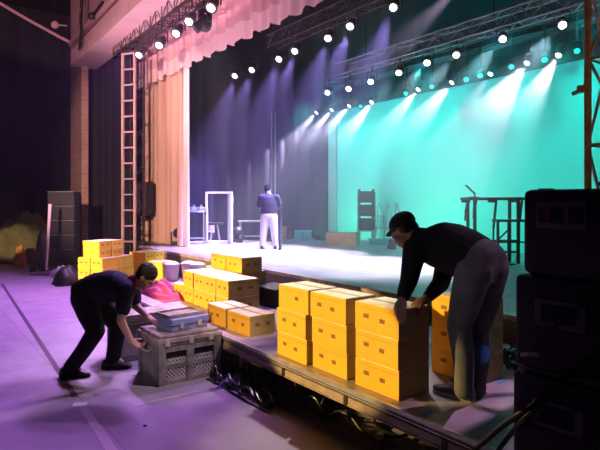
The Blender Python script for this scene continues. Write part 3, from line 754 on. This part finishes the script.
# ------------------------------------------------------------------ things on the stage
def smallmover(px, py, d, label):
    p = PD(px, py, d)
    t = thing('floor_light', label, 'stage light', (p.x,p.y,SZ), ANG+PI/2)
    MB().span((-.17,-.13,0), (.17,.13,.10), bev=.015).build('base', 'black', t)
    b = MB(); b.span((-.19,-.05,.10), (-.15,.05,.36)); b.span((.15,-.05,.10), (.19,.05,.36)); b.build('yoke', 'black', t)
    b = MB(); b.sph((0,0,.32), (.14,.15,.14)); b.build('head', 'black', t, True)
    b = MB(); b.cyl((0,-.13,.32),(0,-.165,.33),.045,seg=12); b.build('lens', 'glint', t)
smallmover(178, 243, 14.6, 'dark floor moving light with a bright glint beside the peach curtain')
smallmover(237, 240, 15.5, 'small floor light glowing behind the white frame')
p = PZ(219, 243.5, SZ)
t = thing('metal_frame', 'upright white rectangular frame standing on the stage left of the worker', 'frame', (p.x,p.y,SZ), ANG+PI/2-.25)
b = MB(); w, h = .40, 1.45
b.span((-w,-.03,0), (-w+.055,.03,h)); b.span((w-.055,-.03,0), (w,.03,h)); b.span((-w,-.03,h-.055), (w,.03,h)); b.span((-w,-.03,.03), (w,.03,.085)); b.build('frame_rail', 'whitemetal', t)
b = MB(); b.span((-w-.03,-.2,0), (-w+.03,.2,.03)); b.span((w-.03,-.2,0), (w+.03,.2,.03)); b.build('foot', 'greymetal', t)
MB().span((-w+.04,.05,.02),(-w+.1,.11,h-.05)).build('rear_post', 'greymetal', t)
def table(px, d, w, dep, h, label, m='greymetal', top='black', rz=0, low=True):
    p = PD(px, 240, d)
    t = thing('table', label, 'table', (p.x,p.y,SZ), ANG+PI/2+rz)
    MB().span((-w/2,-dep/2,h-.04), (w/2,dep/2,h), bev=.005).build('tabletop', top, t)
    for x in (-w/2+.05, w/2-.05):
        for y in (-dep/2+.05, dep/2-.05): MB().cyl((x,y,0),(x,y,h-.04),.02,seg=8).build('leg', m, t, True)
    if low: MB().span((-w/2+.04,-.02,.14), (w/2-.04,.02,.18)).build('stretcher', m, t)
    return t, p
t, p = table(194, 14.9, .7, .45, .92, 'grey table with small gear at the curtain edge behind the frame', top='greymetal')
for k, (x, m) in enumerate([(-.22,'white'),(.0,'bluecase'),(.2,'greymetal')]):
    q = V((p.x,p.y,SZ+.92))+RT*x
    b = MB(); b.span((-.07,-.08,0), (.07,.08,.10), bev=.012); b.cyl((0,0,.1),(0,0,.16),.03)
    tag(b.build('control_box', m, None, False, q), '%s device on the grey table at the curtain edge' % ('white boxy','blue boxy','grey boxy')[k], 'device')
t, p = table(251, 15.8, .72, .45, .62, 'low metal table behind the worker by the dark wing curtain', top='greymetal')
p = PD(215, 240, 15.4)
t = thing('stool', 'dark stool with paper seen through the white frame', 'stool', (p.x,p.y,SZ), .4)
b = MB(); b.cyl((0,0,.52),(0,0,.57),.24,seg=18); b.build('seat', 'black', t, True)
for a in range(4): MB().cyl((.2*math.cos(a*PI/2),.2*math.sin(a*PI/2),0),(.08*math.cos(a*PI/2),.08*math.sin(a*PI/2),.53),.018,seg=7).build('leg', 'greymetal', t, True)
b = MB(); b.span((-.14,-.16,.30),(.1,-.14,.5)); b.build('paper', 'white', t)
for k, (x, m, nm) in enumerate([(284,'kraft','tan'),(290,'maroon','dark red')]):
    p = PD(x, 240, 16.9); b = MB(); b.cyl((0,0,0),(0,0,.36),.09,.09,14); b.cyl((0,0,.36),(0,0,.40),.095,.095,14)
    tag(b.build('canister', m, None, True, (p.x,p.y,SZ)), '%s canister standing on the stage right of the worker' % nm, 'canister')
p = PD(303, 240, 16.5)
t = thing('storage_bin', 'turquoise storage bin on the stage right of the standing worker', 'bin', (p.x,p.y,SZ), ANG+PI/2)
MB().span((-.26,-.17,0), (.0,.17,.26), bev=.012).build('bin_body', 'teal', t); MB().span((.02,-.17,0), (.26,.17,.26), bev=.012).build('bin_body', 'teal', t); MB().span((-.27,-.18,.262), (.27,.18,.29), bev=.006).build('lid', 'teal', t)
p = PD(322, 240, 16.7); heap('bag', (p.x,p.y,SZ), .25, .2, .25, 'black', 'dark bag on the stage behind the lone tan box', 'bag', 9.1, 16)
p = PD(273, 240, 14.0)
for k, x in enumerate((271.5, 275)):
    p = PD(x, 240, 16.3)
    b = MB(); b.cyl((0,0,0),(0,0,3.9),.022,seg=8); b.cyl((0,0,0),(0,0,.03),.045,seg=12)
    tag(b.build('tall_pole', 'greymetal', None, True, (p.x,p.y,SZ)), '%s slender pole behind the standing worker' % ('left','right')[k], 'pole', 'slender poles behind the worker')
# cart with three dark cabinets
p = PD(366, 240, 15.6); rzc = ANG+PI/2
t = thing('trolley', 'low metal trolley carrying three dark cabinets before the turquoise screen', 'trolley', (p.x,p.y,SZ), rzc)
MB().span((-.26,-.22,.32), (.26,.22,.36)).build('platform', 'greymetal', t)
for x in (-.2,.2):
    for y in (-.17,.17): MB().cyl((x,y,0),(x,y,.33),.022,seg=8).build('leg', 'greymetal', t, True)
MB().cyl((-.28,-.1,.3),(-.28,-.1,1.45),.018,seg=8).build('handle_post', 'greymetal', t, True)
b = MB(); b.path([(-.28,-.1,.75),(-.5,-.1,.75),(-.68,-.1,.6),(-.70,-.1,.02)], .015); b.build('side_rail', 'greymetal', t, True)
for k in range(3):
    q = thing('monitor_cabinet', 'dark cabinet, %s of three on the trolley by the screen' % ('lowest','middle','highest')[k], 'loudspeaker', (p.x,p.y,SZ+.362+k*.39), rzc, 'dark cabinets on the trolley')
    MB().span((-.23,-.2,0), (.23,.2,.33), bev=.02).build('cabinet', 'black', q); MB().span((-.21,-.214,.02), (.21,-.199,.31), bev=.004).build('grille', 'blackplastic', q)
    b = MB(); 
    for x in (-.2,.2): b.span((x-.025,-.15,.331),(x+.025,.15,.389))
    b.build('runner', 'black', q)
for k, (x, w) in enumerate([(379,.3),(388,.3),(397,.26)]):
    p = PD(x, 240, 15.3)
    b = MB(); b.path([(-w/2,0,.0),(-w/2,0,.5),(-w*.1,0,1.05),(w*.12,0,1.05),(w*.2,0,.5),(w*.45,0,.02)], .016); b.cyl((-w/2,0,.42),(w*.25,0,.42),.014)
    tag(b.build('wire_rack', 'greymetal', None, True, (p.x,p.y,SZ), rzc), 'bent tube rack before the screen, %s in the row beside the trolley' % ('first','second','third')[k], 'rack', 'bent tube racks by the screen')
for k, (x, w, m) in enumerate([(378,.5,'teal'),(394,.4,'greymetal'),(408,.4,'teal')]):
    p = PD(x, 240, 14.9+k*.1)
    b = MB(); b.span((-w/2,-.15,0), (w/2,.15,.12), bev=.02); b.span((-w/2-.02,-.17,.12), (w/2+.02,.17,.15), bev=.008)
    tag(b.build('flat_case', m, None, False, (p.x,p.y,SZ), rzc), 'flat case on the stage floor below the tube racks, %s' % ('nearest the trolley','the middle one','hidden past the cap')[k], 'case')
p = PZ(391.5, 249, SZ); b = MB(); b.span((-.1,-.08,0),(.1,.08,.10),bev=.02); b.box((.0,-.0,.17),(.16,.1,.1),M.Rotation(.5,3,'X'))
tag(b.build('floor_monitor', 'black', None, False, (p.x,p.y,SZ), rzc), 'small black device on the stage floor beside the capped man face', 'device')
# desk at right of stage
p = PD(497, 258, 10.4)
t = thing('desk', 'tall dark folding desk on the stage before the turquoise screen', 'table', (p.x,p.y,SZ), rzc)
TH = 1.25; L0, L1 = -.70, .62
MB().span((L0,-.3,TH-.055), (L1,.3,TH), bev=.006).build('tabletop', 'black', t)
for x in (L0+.18,-.07,.45): MB().span((x,-.26,TH-.10),(x+.16,-.2,TH-.05)).build('hinge', 'black', t)
for x, yy in ((-.32,-.2),(.5,-.2),(-.32,.22),(.5,.22)): MB().span((x-.025,yy-.025,0), (x+.025,yy+.025,TH-.05)).build('leg', 'black', t)
for x, l in ((-.56,.75),(-.05,1.0),(.34,.35),(.5,.4)): 
    b = MB(); b.cyl((x-.02,-.24,TH-.06),(x+.03,-.24,TH-.06-l*.55),.026,seg=8); b.cyl((x+.03,-.24,TH-.06-l*.5),(x+.04,-.24,TH-.06-l),.018,seg=8); b.build('folding_strut', 'black', t, True)
MB().span((-.3,.2,.40), (.6,.24,.45)).build('stretcher', 'black', t); MB().span((-.3,.2,.2), (.6,.24,.24)).build('stretcher', 'black', t)
q = PD(474, 199, 10.3)
t2 = thing('tablet_stand', 'slim tilted stand on the left end of the tall desk', 'stand', (q.x,q.y,SZ+TH), rzc)
b = MB(); b.cyl((0,0,0),(0,0,.012),.09,seg=14); b.build('base', 'black', t2); b = MB(); b.cyl((-.02,0,.01),(.0,0,.09),.016,seg=8); b.build('post', 'black', t2); b = MB(); b.box((.07,0,.15),(.24,.12,.012),M.Rotation(-.75,3,'Y')); b.build('holder', 'black', t2)
p = PD(511, 262, 9.9)
t = thing('bench', 'low dark bench in front of the tall desk', 'bench', (p.x,p.y,SZ), rzc)
MB().span((-.36,-.15,.80), (.30,.15,.84)).build('benchtop', 'black', t)
for x in (-.32,.0,.2): MB().span((x-.02,-.13,0), (x+.02,-.09,.80)).build('leg', 'black', t)
b = MB(); b.cyl((-.0,-.12,.65),(.2,-.12,.45),.015,seg=7); b.span((-.32,-.12,.4),(.2,-.1,.43)); b.build('brace', 'black', t)
MB().span((.0,-.2,0),(.3,-.02,.05),bev=.01).build('foot_plate', 'black', t)
p = PZ(511, 265, SZ); b = MB(); b.box((0,0,.012),(.16,.025,.024)); tag(b.build('pedal', 'black', None, False, (p.x,p.y,SZ), rzc), 'small black bar lying on the stage floor by the bench', 'device')

# ------------------------------------------------------------------ people
def head(mb, c, f, up, s=1.0):
    f = V(f).normalized(); r = f.cross(V(up)).normalized(); uq = r.cross(f)
    R = M((f, r, uq)).transposed()
    P = lambda a, b_, d: V(c)+(f*a+r*b_+uq*d)*s
    mb.sph(P(-.012,0,.03), (.098*s,.077*s,.098*s), R, u=16, v=12)
    mb.sph(P(.028,0,-.045), (.064*s,.058*s,.075*s), R)
    mb.sph(P(.055,0,-.09), (.028*s,.032*s,.025*s), R)
    mb.sph(P(.088,0,-.018), (.02*s,.014*s,.026*s), R); mb.sph(P(.098,0,-.032), (.015*s,.017*s,.012*s), R)
    mb.sph(P(.08,0,.018), (.02*s,.05*s,.012*s), R)
    mb.sph(P(.084,0,-.062), (.012*s,.026*s,.007*s), R); mb.sph(P(.082,0,-.074), (.012*s,.022*s,.008*s), R)
    for q in (-1,1): mb.sph(P(-.012,q*.08,-.012), (.02*s,.012*s,.034*s), R); mb.sph(P(.055,q*.045,-.03), (.022*s,.02*s,.02*s), R)
    return P, R
def hand(mb, w, d, n, s=1.0, curl=.5, thumb=1):
    # w wrist, d pointing direction, n the way the palm faces; thumb = side it leaves from
    d = V(d).normalized(); n = (V(n)-d*V(n).dot(d)).normalized(); sd = d.cross(n)*thumb
    R = M((d, sd, n)).transposed()
    w = V(w)
    mb.sph(w+d*.045*s, (.055*s,.043*s,.018*s), R)
    mb.limb([w-d*.02, w+d*.02*s], [.027*s,.026*s], 10)
    for k, (o, l) in enumerate(((.032,.072),(.011,.082),(-.011,.077),(-.031,.06))):
        p = w+d*.082*s+sd*o*s; a = curl*.5; pts = [w+d*.05*s+sd*o*.9*s, p]
        for j, fr in enumerate((.45,.32,.25)):
            a += curl*(.55 if j else .2); p = p+(d*math.cos(a)+n*math.sin(a))*l*fr*s; pts.append(p)
        mb.limb(pts, [.0105*s,.0105*s,.0098*s,.009*s,.008*s], 8)
    b0 = w+d*.02*s+sd*.03*s; p1 = b0+(d*.7+sd*.6+n*.35).normalized()*.04*s; p2 = p1+(d*.85+sd*.2+n*.5).normalized()*.034*s; p3 = p2+(d*.8+n*.6).normalized()*.026*s
    mb.limb([b0-sd*.012*s,b0,p1,p2,p3], [.015*s,.0145*s,.012*s,.011*s,.009*s], 8)
def shoe(parent, heel, toe, z, wide=.047, solem='sole'):
    heel = V((heel[0],heel[1],z)); toe = V((toe[0],toe[1],z)); d = (toe-heel).normalized(); s = V((-d.y,d.x,0)); L = (toe-heel).length; k = V((0,0,1))
    b = MB(); rings = []
    for t_, w_, h_ in ((0,.55,.05),(.04,.75,.078),(.15,.84,.085),(.32,.85,.082),(.5,.92,.066),(.7,1.05,.05),(.86,.95,.042),(.96,.62,.034),(1,.3,.024)):
        rings.append((heel+d*L*t_+k*(h_*.5+.016), s*wide*w_, k*h_*.5))
    b.loft(rings, 16); o = b.build('shoe', 'shoe', parent, True)
    b = MB(); rings = []
    for t_, w_ in ((-.01,.5),(.03,.78),(.15,.88),(.32,.86),(.5,.95),(.7,1.08),(.86,1.0),(.97,.66),(1.01,.3)):
        rings.append((heel+d*L*t_+k*.012, s*wide*w_, k*.0115))
    b.loft(rings, 16); b.build('sole', solem, o, True)
def torso_rings(pel, chest, neck, side, ra, extra=0):
    pel, chest, neck, side = V(pel), V(chest), V(neck), V(side).normalized()
    ax = (chest-pel); n = side.cross(ax).normalized()
    out = []
    for t_, w_, d_, o_ in ra:
        c = pel+ax*t_+n*o_
        out.append((c, side*(w_+extra), n*(d_+extra)))
    return out, n

# ---- man in grey jeans on the riser
LF, UP = V((0,-1,0)), V((0,0,1))
man = thing('person', 'man in black cap, black sweatshirt and grey jeans bending over a carton stack', 'person', (-2.3,3.1,DZ))
off = V(man.location)
J = {k: PD(*v_)-off for k, v_ in dict(pel=(482,262,3.62), chest=(432,243,3.94), neck=(417,236,4.03), head=(404,231,4.10),
  ls=(415,249,3.83), rs=(448,252,4.07), le=(409,280,3.77), lw=(402,299,3.63), re=(441,283,3.93), rw=(427,298,3.80),
  lh=(474,270,3.57), rh=(491,267,3.68), lk=(459,326,3.69), la=(464,383,3.60), rk=(479,326,3.79), ra=(476,382,3.70)).items()}
side = V((0,-1,0))
FWD = V((-1,0,0))
sg = 1 if side.cross(J['chest']-J['pel']).z > 0 else -1
tr = [(-.12,.15,.125,0),(.05,.168,.15,sg*.005),(.3,.172,.165,sg*.012),(.6,.185,.168,sg*.016),(.85,.188,.155,sg*.012),(1.02,.17,.12,0),(1.14,.11,.07,0)]
b = MB(); hd_f = V((-.80,-.22,-.62)); hd_u = V((-.62,-.1,.78))
P, Rm = head(b, J['head'], hd_f, hd_u, 1.06)
rings, nn = torso_rings(J['pel'], J['chest'], J['neck'], side, tr, -.02); b.loft(rings)
b.limb([J['chest']+(J['neck']-J['chest'])*.3, J['neck'], J['head']-hd_f.normalized()*.03], [.085,.062,.058])
b.limb([J['ls'],J['le'],J['lw']], [.05,.04,.029]); b.limb([J['rs'],J['re'],J['rw']], [.05,.04,.029])
lt = V((-2.50,2.66,1.128))-off; rt_ = V((-2.535,2.87,1.13))-off
hand(b, J['lw'], (lt-J['lw']), V((.2,.5,-1)), 1.1, .75, -1); hand(b, J['rw'], (rt_-J['rw']), V((-.1,-.2,-1)), 1.1, .55, 1)
b.limb([J['lh'],J['lk'],J['la']], [.075,.05,.036]); b.limb([J['rh'],J['rk'],J['ra']], [.075,.05,.036])
b.limb([J['la'],J['la']+V((-.08,0,-.05))],[.036,.03]); b.limb([J['ra'],J['ra']+V((-.08,0,-.05))],[.036,.03])
remesh(b, 'body', 'skin2', man, .0075, 4)
b = MB(); rings, nn = torso_rings(J['pel'], J['chest'], J['neck'], side, [(-.02,.16,.125,0)]+tr[1:6]+[(1.1,.12,.085,0)], .012); b.loft(rings, 20)
for s_, e_, w_ in (('ls','le','lw'),('rs','re','rw')):
    w2 = J[w_]+(J[e_]-J[w_])*.12
    b.limb([J['chest']+(J[s_]-J['chest'])*.6, J[s_], J[s_]+(J[e_]-J[s_])*.5+V((.0,0,-.0)), J[e_], J[e_]+(w2-J[e_])*.5, w2], [.10,.088,.076,.064,.056,.044], 14)
b.limb([J['neck']-(J['neck']-J['chest'])*.4, J['neck']-(J['neck']-J['chest'])*.12], [.085,.074], 14)
remesh(b, 'sweatshirt', 'sweat', man, .012, 6)
b = MB(); b.loft(torso_rings(J['pel'], J['chest'], J['neck'], side, [(-.25,.13,.12,0),(-.14,.165,.145,0),(0,.178,.155,sg*.004),(.12,.174,.155,sg*.006)], .0)[0], 20)
for h_, k_, a_ in (('lh','lk','la'),('rh','rk','ra')):
    h2 = J[a_]+V((0,0,-.045))
    b.limb([J[h_], J[h_]+(J[k_]-J[h_])*.5, J[k_], J[k_]+(h2-J[k_])*.5+V((.015,0,0)), h2+V((0,0,.03)), h2], [.122,.108,.084,.073,.066,.068], 14)
remesh(b, 'jeans', 'jeans', man, .012, 5)
def wh(px, py): return PZ(px, py, DZ)-off
shoe(man, wh(474,402.5), wh(434,390.5), 0, .054); q = wh(484,395); shoe(man, q, q+V((-.29,0.01,0)), 0, .05)
b = MB(); b.sph(P(-.018,0,.052), (.112,.094,.088), Rm, u=18, v=12); b.sph(P(.088,0,.045), (.058,.064,.013), Rm)
remesh(b, 'cap', 'cap', man, .008, 3)
b = MB(); b.sph(P(-.055,0,-.012), (.062,.079,.062), Rm); remesh(b, 'hair', 'hair', man, .008, 2)
for q in (-1,1): MB().sph(P(.083,q*.031,.0), .009, u=8, v=6).build('eye', 'eye', man, True)

# ---- man in black tee bending to the crate
man = thing('person', 'man in black t-shirt and black trousers stooping to grip the grey crate', 'person', PZ(95,373,FZ))
off = V(man.location)
KD = .93
J = {k: PD(v_[0], v_[1], v_[2]*KD)-off for k, v_ in dict(pel=(86,291,5.76), chest=(124,286,5.75), neck=(135,281.5,5.75), head=(146,277.5,5.74),
  rs=(126,291,5.58), ls=(132,287,5.92), re=(121,321,5.47), rw=(131,341,5.52), le=(136,306,5.93), lw=(147,316,5.78),
  rh=(83,298,5.68), lh=(91,297,5.85), rk=(96,331,5.62), ra=(71,365,5.66), lk=(118,324,5.9), la=(113,357,5.95)).items()}
side = FW*1.0; FWD = RT*1.0
sg = 1 if side.cross(J['chest']-J['pel']).z > 0 else -1
tr = [(-.12,.13,.115,0),(.05,.155,.135,0),(.3,.155,.145,sg*.008),(.6,.165,.15,sg*.012),(.85,.172,.14,sg*.01),(1.02,.155,.11,0),(1.16,.10,.065,0)]
b = MB(); hd_f = RT*.72+UP*-.70-FW*.05; hd_u = RT*.7+UP*.72
P, Rm = head(b, J['head'], hd_f, hd_u, .97)
b.loft(torso_rings(J['pel'], J['chest'], J['neck'], side, tr, -.02)[0])
b.limb([J['chest'], J['neck'], J['head']-hd_f.normalized()*.03], [.08,.058,.055])
b.limb([J['rs'],J['re'],J['rw']], [.048,.042,.029]); b.limb([J['ls'],J['le'],J['lw']], [.048,.042,.029])
hand(b, J['rw'], PD(141.5,347.5,5.58*KD)-off-J['rw'], RT*.8+UP*.5, 1.0, .8, -1)
hand(b, J['lw'], PD(155,321.5,5.74*KD)-off-J['lw'], V((0,0,-1)), 1.0, .35, 1)
b.limb([J['rh'],J['rk'],J['ra']], [.075,.05,.036]); b.limb([J['lh'],J['lk'],J['la']], [.075,.05,.036])
for a_ in ('ra','la'): b.limb([J[a_],J[a_]+RT*.08+V((0,0,-.05))],[.036,.03])
remesh(b, 'body', 'skin1', man, .0075, 4)
b = MB(); b.loft(torso_rings(J['pel'], J['chest'], J['neck'], side, [(-.02,.15,.118,0)]+tr[1:6]+[(1.13,.12,.08,0)], .014)[0], 20)
for s_, e_ in (('rs','re'),('ls','le')):
    b.limb([J['chest']+(J[s_]-J['chest'])*.6, J[s_], J[s_]+(J[e_]-J[s_])*.62], [.10,.088,.072], 14)
remesh(b, 't_shirt', 'tee', man, .012, 5)
b = MB(); b.limb([J['chest']+(J['neck']-J['chest'])*.88, J['neck']], [.076,.07], 14); remesh(b, 'collar', 'magenta', man, .01, 3)
b = MB(); b.loft(torso_rings(J['pel'], J['chest'], J['neck'], side, [(-.3,.10,.09,0),(-.16,.15,.12,0),(0,.165,.13,0),(.12,.155,.118,0)], .004)[0], 20)
for h_, k_, a_ in (('rh','rk','ra'),('lh','lk','la')):
    h2 = J[a_]+V((0,0,-.05))
    b.limb([J[h_], J[h_]+(J[k_]-J[h_])*.5, J[k_], J[k_]+(h2-J[k_])*.5, h2+V((0,0,.03)), h2], [.122,.112,.088,.078,.074,.072], 14)
remesh(b, 'trousers', 'trous', man, .012, 5)
q = PZ(60,377,FZ)-off; shoe(man, q, q+RT*.29, 0, .047, 'shoe'); q = PZ(102,369,FZ)-off; shoe(man, q, q+RT*.29+FW*.03, 0, .05, 'shoe')
b = MB(); b.sph(P(-.026,0,.05), (.105,.09,.092), Rm, u=18, v=12); b.sph(P(-.05,0,-.0), (.068,.083,.072), Rm)
for k in range(40):
    a = random.uniform(0,6.28); e = random.uniform(.1,1.3); b.sph(P(-.026+.1*math.cos(a)*math.cos(e),.085*math.sin(a)*math.cos(e),.05+.088*math.sin(e)), .014, u=6, v=5)
remesh(b, 'hair', 'hair', man, .009, 2)
for q in (-1,1): MB().sph(P(.083,q*.03,.0), .009, u=8, v=6).build('eye', 'eye', man, True)

# ---- worker standing upstage with his back turned
o0 = PZ(269, 249, SZ)
man = thing('person', 'worker in dark shirt and pale trousers standing on the stage, back turned', 'person', o0, ANG+PI/2+PI)
# local frame: +y is behind him (towards the camera is -y of the unrotated frame); use x = his left .. handled by rotation
d0 = (o0-V((0,0,SZ))).length
S = 1.64/1.75
def L(x, y, z): return V((-x*S, y*S, z*S))     # x: picture right, y: away from the camera, z: up
b = MB(); hd_f = V((.0,.75,-.62)); 
P, Rm = head(b, L(.05,.16,1.56), hd_f, V((0,.6,.8)), 1.0)
rg = lambda lst, e=0: [(L(x,y,z), V((a_+e,0,0)), V((0,b_+e,0))) for x,y,z,a_,b_ in lst]
b.loft(rg([(0,0,.88,.15,.10),(0,0,1.0,.15,.10),(0,.01,1.2,.155,.105),(.0,.02,1.36,.17,.10),(0,.03,1.44,.11,.07)], -.015))
b.limb([L(0,.03,1.42), L(.025,.09,1.49), L(.035,.12,1.54)], [.07,.056,.055])
b.limb([L(-.20,.03,1.36), L(-.285,.06,1.12), L(-.14,.25,1.05)], [.05,.04,.03]); b.limb([L(.20,.03,1.36), L(.265,.07,1.12), L(.18,.26,1.02)], [.05,.04,.03])
hand(b, L(-.14,.25,1.05), L(.5,.6,-.1), V((0,0,-1)), .95, .5, 1); hand(b, L(.18,.26,1.02), L(-.3,.8,-.1), V((0,0,-1)), .95, .5, -1)
for q in (-1,1): b.limb([L(q*.085,0,.9), L(q*.14,.02,.48), L(q*.172,-.01,.09)], [.08,.055,.036]); b.limb([L(q*.172,-.01,.09), L(q*.175,.08,.05)], [.036,.03])
remesh(b, 'body', 'skin2', man, .009, 4)
b = MB(); b.loft(rg([(0,0,.92,.20,.15),(0,0,1.0,.205,.155),(0,.01,1.2,.205,.155),(.01,.03,1.36,.20,.13),(.015,.06,1.45,.12,.08)]), 20)
b.limb([L(-.14,.03,1.35), L(-.20,.03,1.35), L(-.262,.05,1.17)], [.095,.09,.078]); b.limb([L(.14,.03,1.35), L(.20,.03,1.35), L(.255,.06,1.17)], [.095,.09,.078])
remesh(b, 'shirt', 'plum', man, .013, 4)
b = MB(); b.loft(rg([(0,0,.80,.18,.135),(0,-.01,.88,.195,.15),(0,0,.98,.19,.14)]), 20)
for q in (-1,1): b.limb([L(q*.09,0,.86), L(q*.115,.01,.66), L(q*.14,.02,.47), L(q*.16,.0,.25), L(q*.172,-.01,.06)], [.125,.112,.095,.085,.08], 14)
remesh(b, 'trousers', 'chinos', man, .013, 4)
for q in (-1,1): h_ = L(q*.172,-.10,0); shoe(man, h_, h_+V((-q*.03,.27,0)), 0, .05, 'shoe')
b = MB(); b.sph(P(-.02,0,.045), (.108,.09,.095), Rm, u=16, v=12); b.sph(P(-.05,0,-.01), (.065,.082,.07), Rm); remesh(b, 'hair', 'hair', man, .01, 2)
for q in (-1,1): MB().sph(P(.083,q*.03,.0), .009, u=8, v=6).build('eye', 'eye', man, True)
q = PD(280, 247, 13.1)
t = thing('gig_bag', 'tall dark bag standing at the right side of the stage worker', 'bag', (q.x,q.y,SZ), rzc)
b = MB(); b.loft([(V((0,0,0)),V((.04,0,0)),V((0,.05,0))),(V((0,0,.25)),V((.05,0,0)),V((0,.05,0))),(V((-.0,0,.6)),V((.045,0,0)),V((0,.04,0))),(V((-.02,0,.82)),V((.03,0,0)),V((0,.03,0)))],12); b.build('bag_body', 'plum', t, True)
b = MB(); b.path([(-.02,-.02,.79),(-.04,-.06,.66),(-.02,-.05,.5)],.012); b.build('strap', 'black', t, True)

# ------------------------------------------------------------------ world and haze
w = bpy.data.worlds.new('world'); sc.world = w; w.use_nodes = True
nt = w.node_tree; bg = nt.nodes['Background']; bg.inputs['Color'].default_value = (.26,.17,.25,1); bg.inputs['Strength'].default_value = .04
vs = nt.nodes.new('ShaderNodeVolumeScatter'); vs.inputs['Anisotropy'].default_value = .45
geo = nt.nodes.new('ShaderNodeNewGeometry'); sx = nt.nodes.new('ShaderNodeSeparateXYZ'); mr = nt.nodes.new('ShaderNodeMapRange')
nt.links.new(geo.outputs['Position'], sx.inputs[0]); nt.links.new(sx.outputs['Y'], mr.inputs['Value'])
mr.inputs['From Min'].default_value = 4.8; mr.inputs['From Max'].default_value = 6.5; mr.inputs['To Min'].default_value = .0015; mr.inputs['To Max'].default_value = .024
def ramp(out, lo, hi):
    n = nt.nodes.new('ShaderNodeMapRange'); n.interpolation_type = 'SMOOTHSTEP'; n.inputs['From Min'].default_value = lo; n.inputs['From Max'].default_value = hi
    nt.links.new(sx.outputs[out], n.inputs['Value']); return n.outputs[0]
def mth(op, a_, b_):
    n = nt.nodes.new('ShaderNodeMath'); n.operation = op
    for i, q in enumerate((a_, b_)):
        if isinstance(q, float): n.inputs[i].default_value = q
        else: nt.links.new(q, n.inputs[i])
    return n.outputs[0]
layer = mth('MULTIPLY', ramp('Z', 3.1, 4.6), ramp('Y', 8.6, 9.6))      # haze hangs thickest in a layer under the rear rig
nt.links.new(mth('ADD', mr.outputs[0], mth('MULTIPLY', layer, .085)), vs.inputs['Density'])
nt.links.new(vs.outputs[0], nt.nodes['World Output'].inputs['Volume'])
